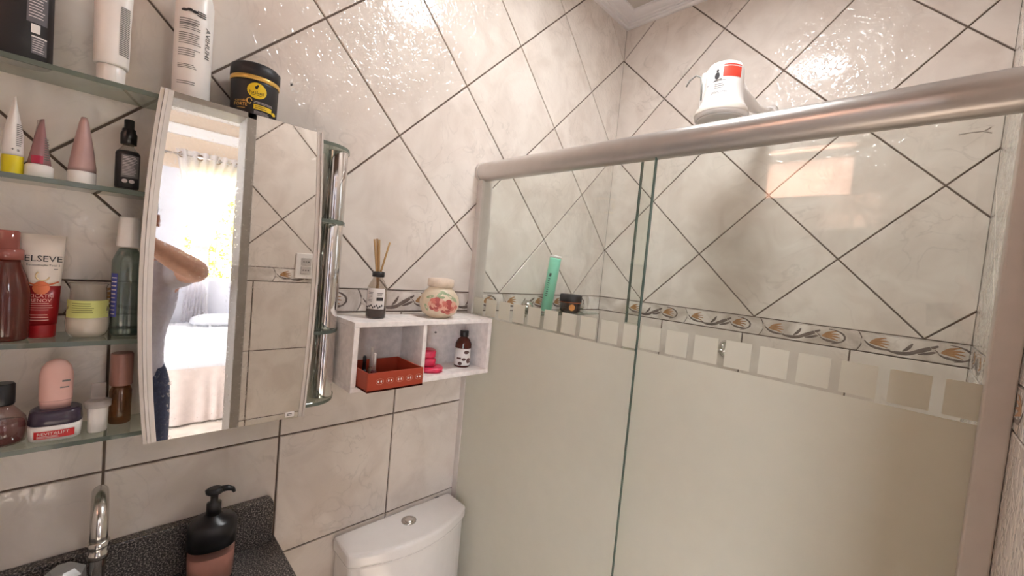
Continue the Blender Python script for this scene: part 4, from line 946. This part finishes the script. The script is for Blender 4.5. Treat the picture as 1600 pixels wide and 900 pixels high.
for k, (dy, dz) in enumerate(((-.02, .07), (0, .08), (.018, .075), (.034, .06))):
    chain(ra, [(-.392+.0, .02+dy*.7, 1.60+dz*.35, .0095), (-.405, .0+dy, 1.60+dz*.6, .009), (-.41, -.02+dy, 1.60+dz*.65, .008)])
chain(ra-1, [(-.395, .0, 1.575, .011), (-.40, -.03, 1.59, .010), (-.402, -.045, 1.60, .009)])
la = chain(2, [(0, -.17, 1.40, .06), (.01, -.22, 1.26, .05), (.02, -.25, 1.12, .042), (0, -.265, .98, .036), (-.03, -.27, .86, .027), (-.035, -.27, .81, .034), (-.04, -.27, .775, .03)])
for dx in (-.03, -.01, .01, .028): chain(la, [(-.04+dx, -.272, .745, .0095), (-.045+dx, -.268, .715, .009), (-.04+dx, -.262, .69, .008)])
chain(la-1, [(-.075, -.262, .80, .011), (-.085, -.258, .765, .010), (-.083, -.255, .74, .009)])
for s in (-1, 1): chain(0, [(0, s*.08, .86, .075), (-.01, s*.1, .5, .05), (.01, s*.105, .28, .052), (.02, s*.11, .1, .04), (-.05, s*.115, .045, .042), (-.14, s*.12, .035, .035)])
skin('body', V, E_, SKIN, pe)
sv = [(0, 0, .84, (.15, .17)), (0, 0, .95, (.15, .165)),  (0, 0, 1.14, (.14, .15)), (0, 0, 1.34, (.14, .15)), (0, 0, 1.43, .085), (0, .17, 1.395, .078), (-.13, .215, 1.405, .068), (0, -.17, 1.395, .078), (.012, -.225, 1.24, .066)]
skin('shirt', sv, [(0, 1), (1, 2), (2, 3), (3, 4), (3, 5), (5, 6), (3, 7), (7, 8)], SHIRT, pe)
jv = [(0, 0, 1.06, (.13, .14)), (0, 0, .9, (.13, .145)), (0, .09, .82, .105), (-.01, .1, .5, .08), (.01, .108, .28, .075), (.02, .11, .1, .07), (0, -.09, .82, .105), (-.01, -.1, .5, .08), (.01, -.108, .28, .075), (.02, -.11, .1, .07)]
skin('jeans', jv, [(0, 1), (1, 2), (2, 3), (3, 4), (4, 5), (1, 6), (6, 7), (7, 8), (8, 9)], JEANS, pe)
for s in (-1, 1):
    skin('shoe', [(.06, s*.11, .04, .045), (-.05, s*.115, .045, .05), (-.15, s*.12, .035, .042)], [(0, 1), (1, 2)], MBLACK, pe)
    MB().loft([(-.06, .05, .05), (-.03, .06, .06), (.03, .06, .06), (.06, .03, .03)], 12).build('eye', PAPER, pe, (-.50, s*.17, 7.50))
MB().loft([(-.06, .1, .08, 2, -.02), (0, .09, .07), (.16, .03, .03)], 12).build('nose', SKIN, pe, (-.57, 0, 7.30))
MB().loft([(-.02, .05, .16), (.02, .05, .16)], 14).build('mouth', mat('lips', sr(160, 92, 84), .5), pe, (-.50, 0, 7.12))
HAIR = mat('dark_hair', sr(48, 36, 30), .7, var=.3, scale=120)
MB().loft([(7.25, .40, .43, 2, .08), (7.6, .46, .47, 2, .04), (7.8, .45, .46, 2, .02), (8.0, .3, .32, 2, 0), (8.06, .1, .1)], 28).build('hair', HAIR, pe)
for s in (-1, 1): MB().loft([(-.12, .05, .03), (0, .09, .04), (.12, .06, .03)], 12).build('ear', SKIN, pe, (-.1, s*.46, 7.38))
# phone just behind the taking lens, facing the same way
ph = thing('phone', 'black smartphone held up in the doorway', 'phone', (4.963, -7.654, -2.572))
ph.matrix_world = M4
MB().box((-.04, -.28, .05), (.66, .05, .09), .012).build('case', BLACK, ph)
MB().box((-.0, -.26, .0895), (.63, .03, .092)).build('screen', mat('dark_screen', sr(20, 22, 26), .1), ph)

for o in bpy.data.objects:
    if o.parent and o.name.split('.')[0] in ('fine_print', 'logo_print', 'printing', 'label_print', 'white_dots', 'rosette_outline', 'painted_leaves', 'glaze_chip_glint', 'pale_lettering', 'dark_lettering', 'gold_lettering', 'lettering', 'bold_print'): o['kind'] = 'stuff'
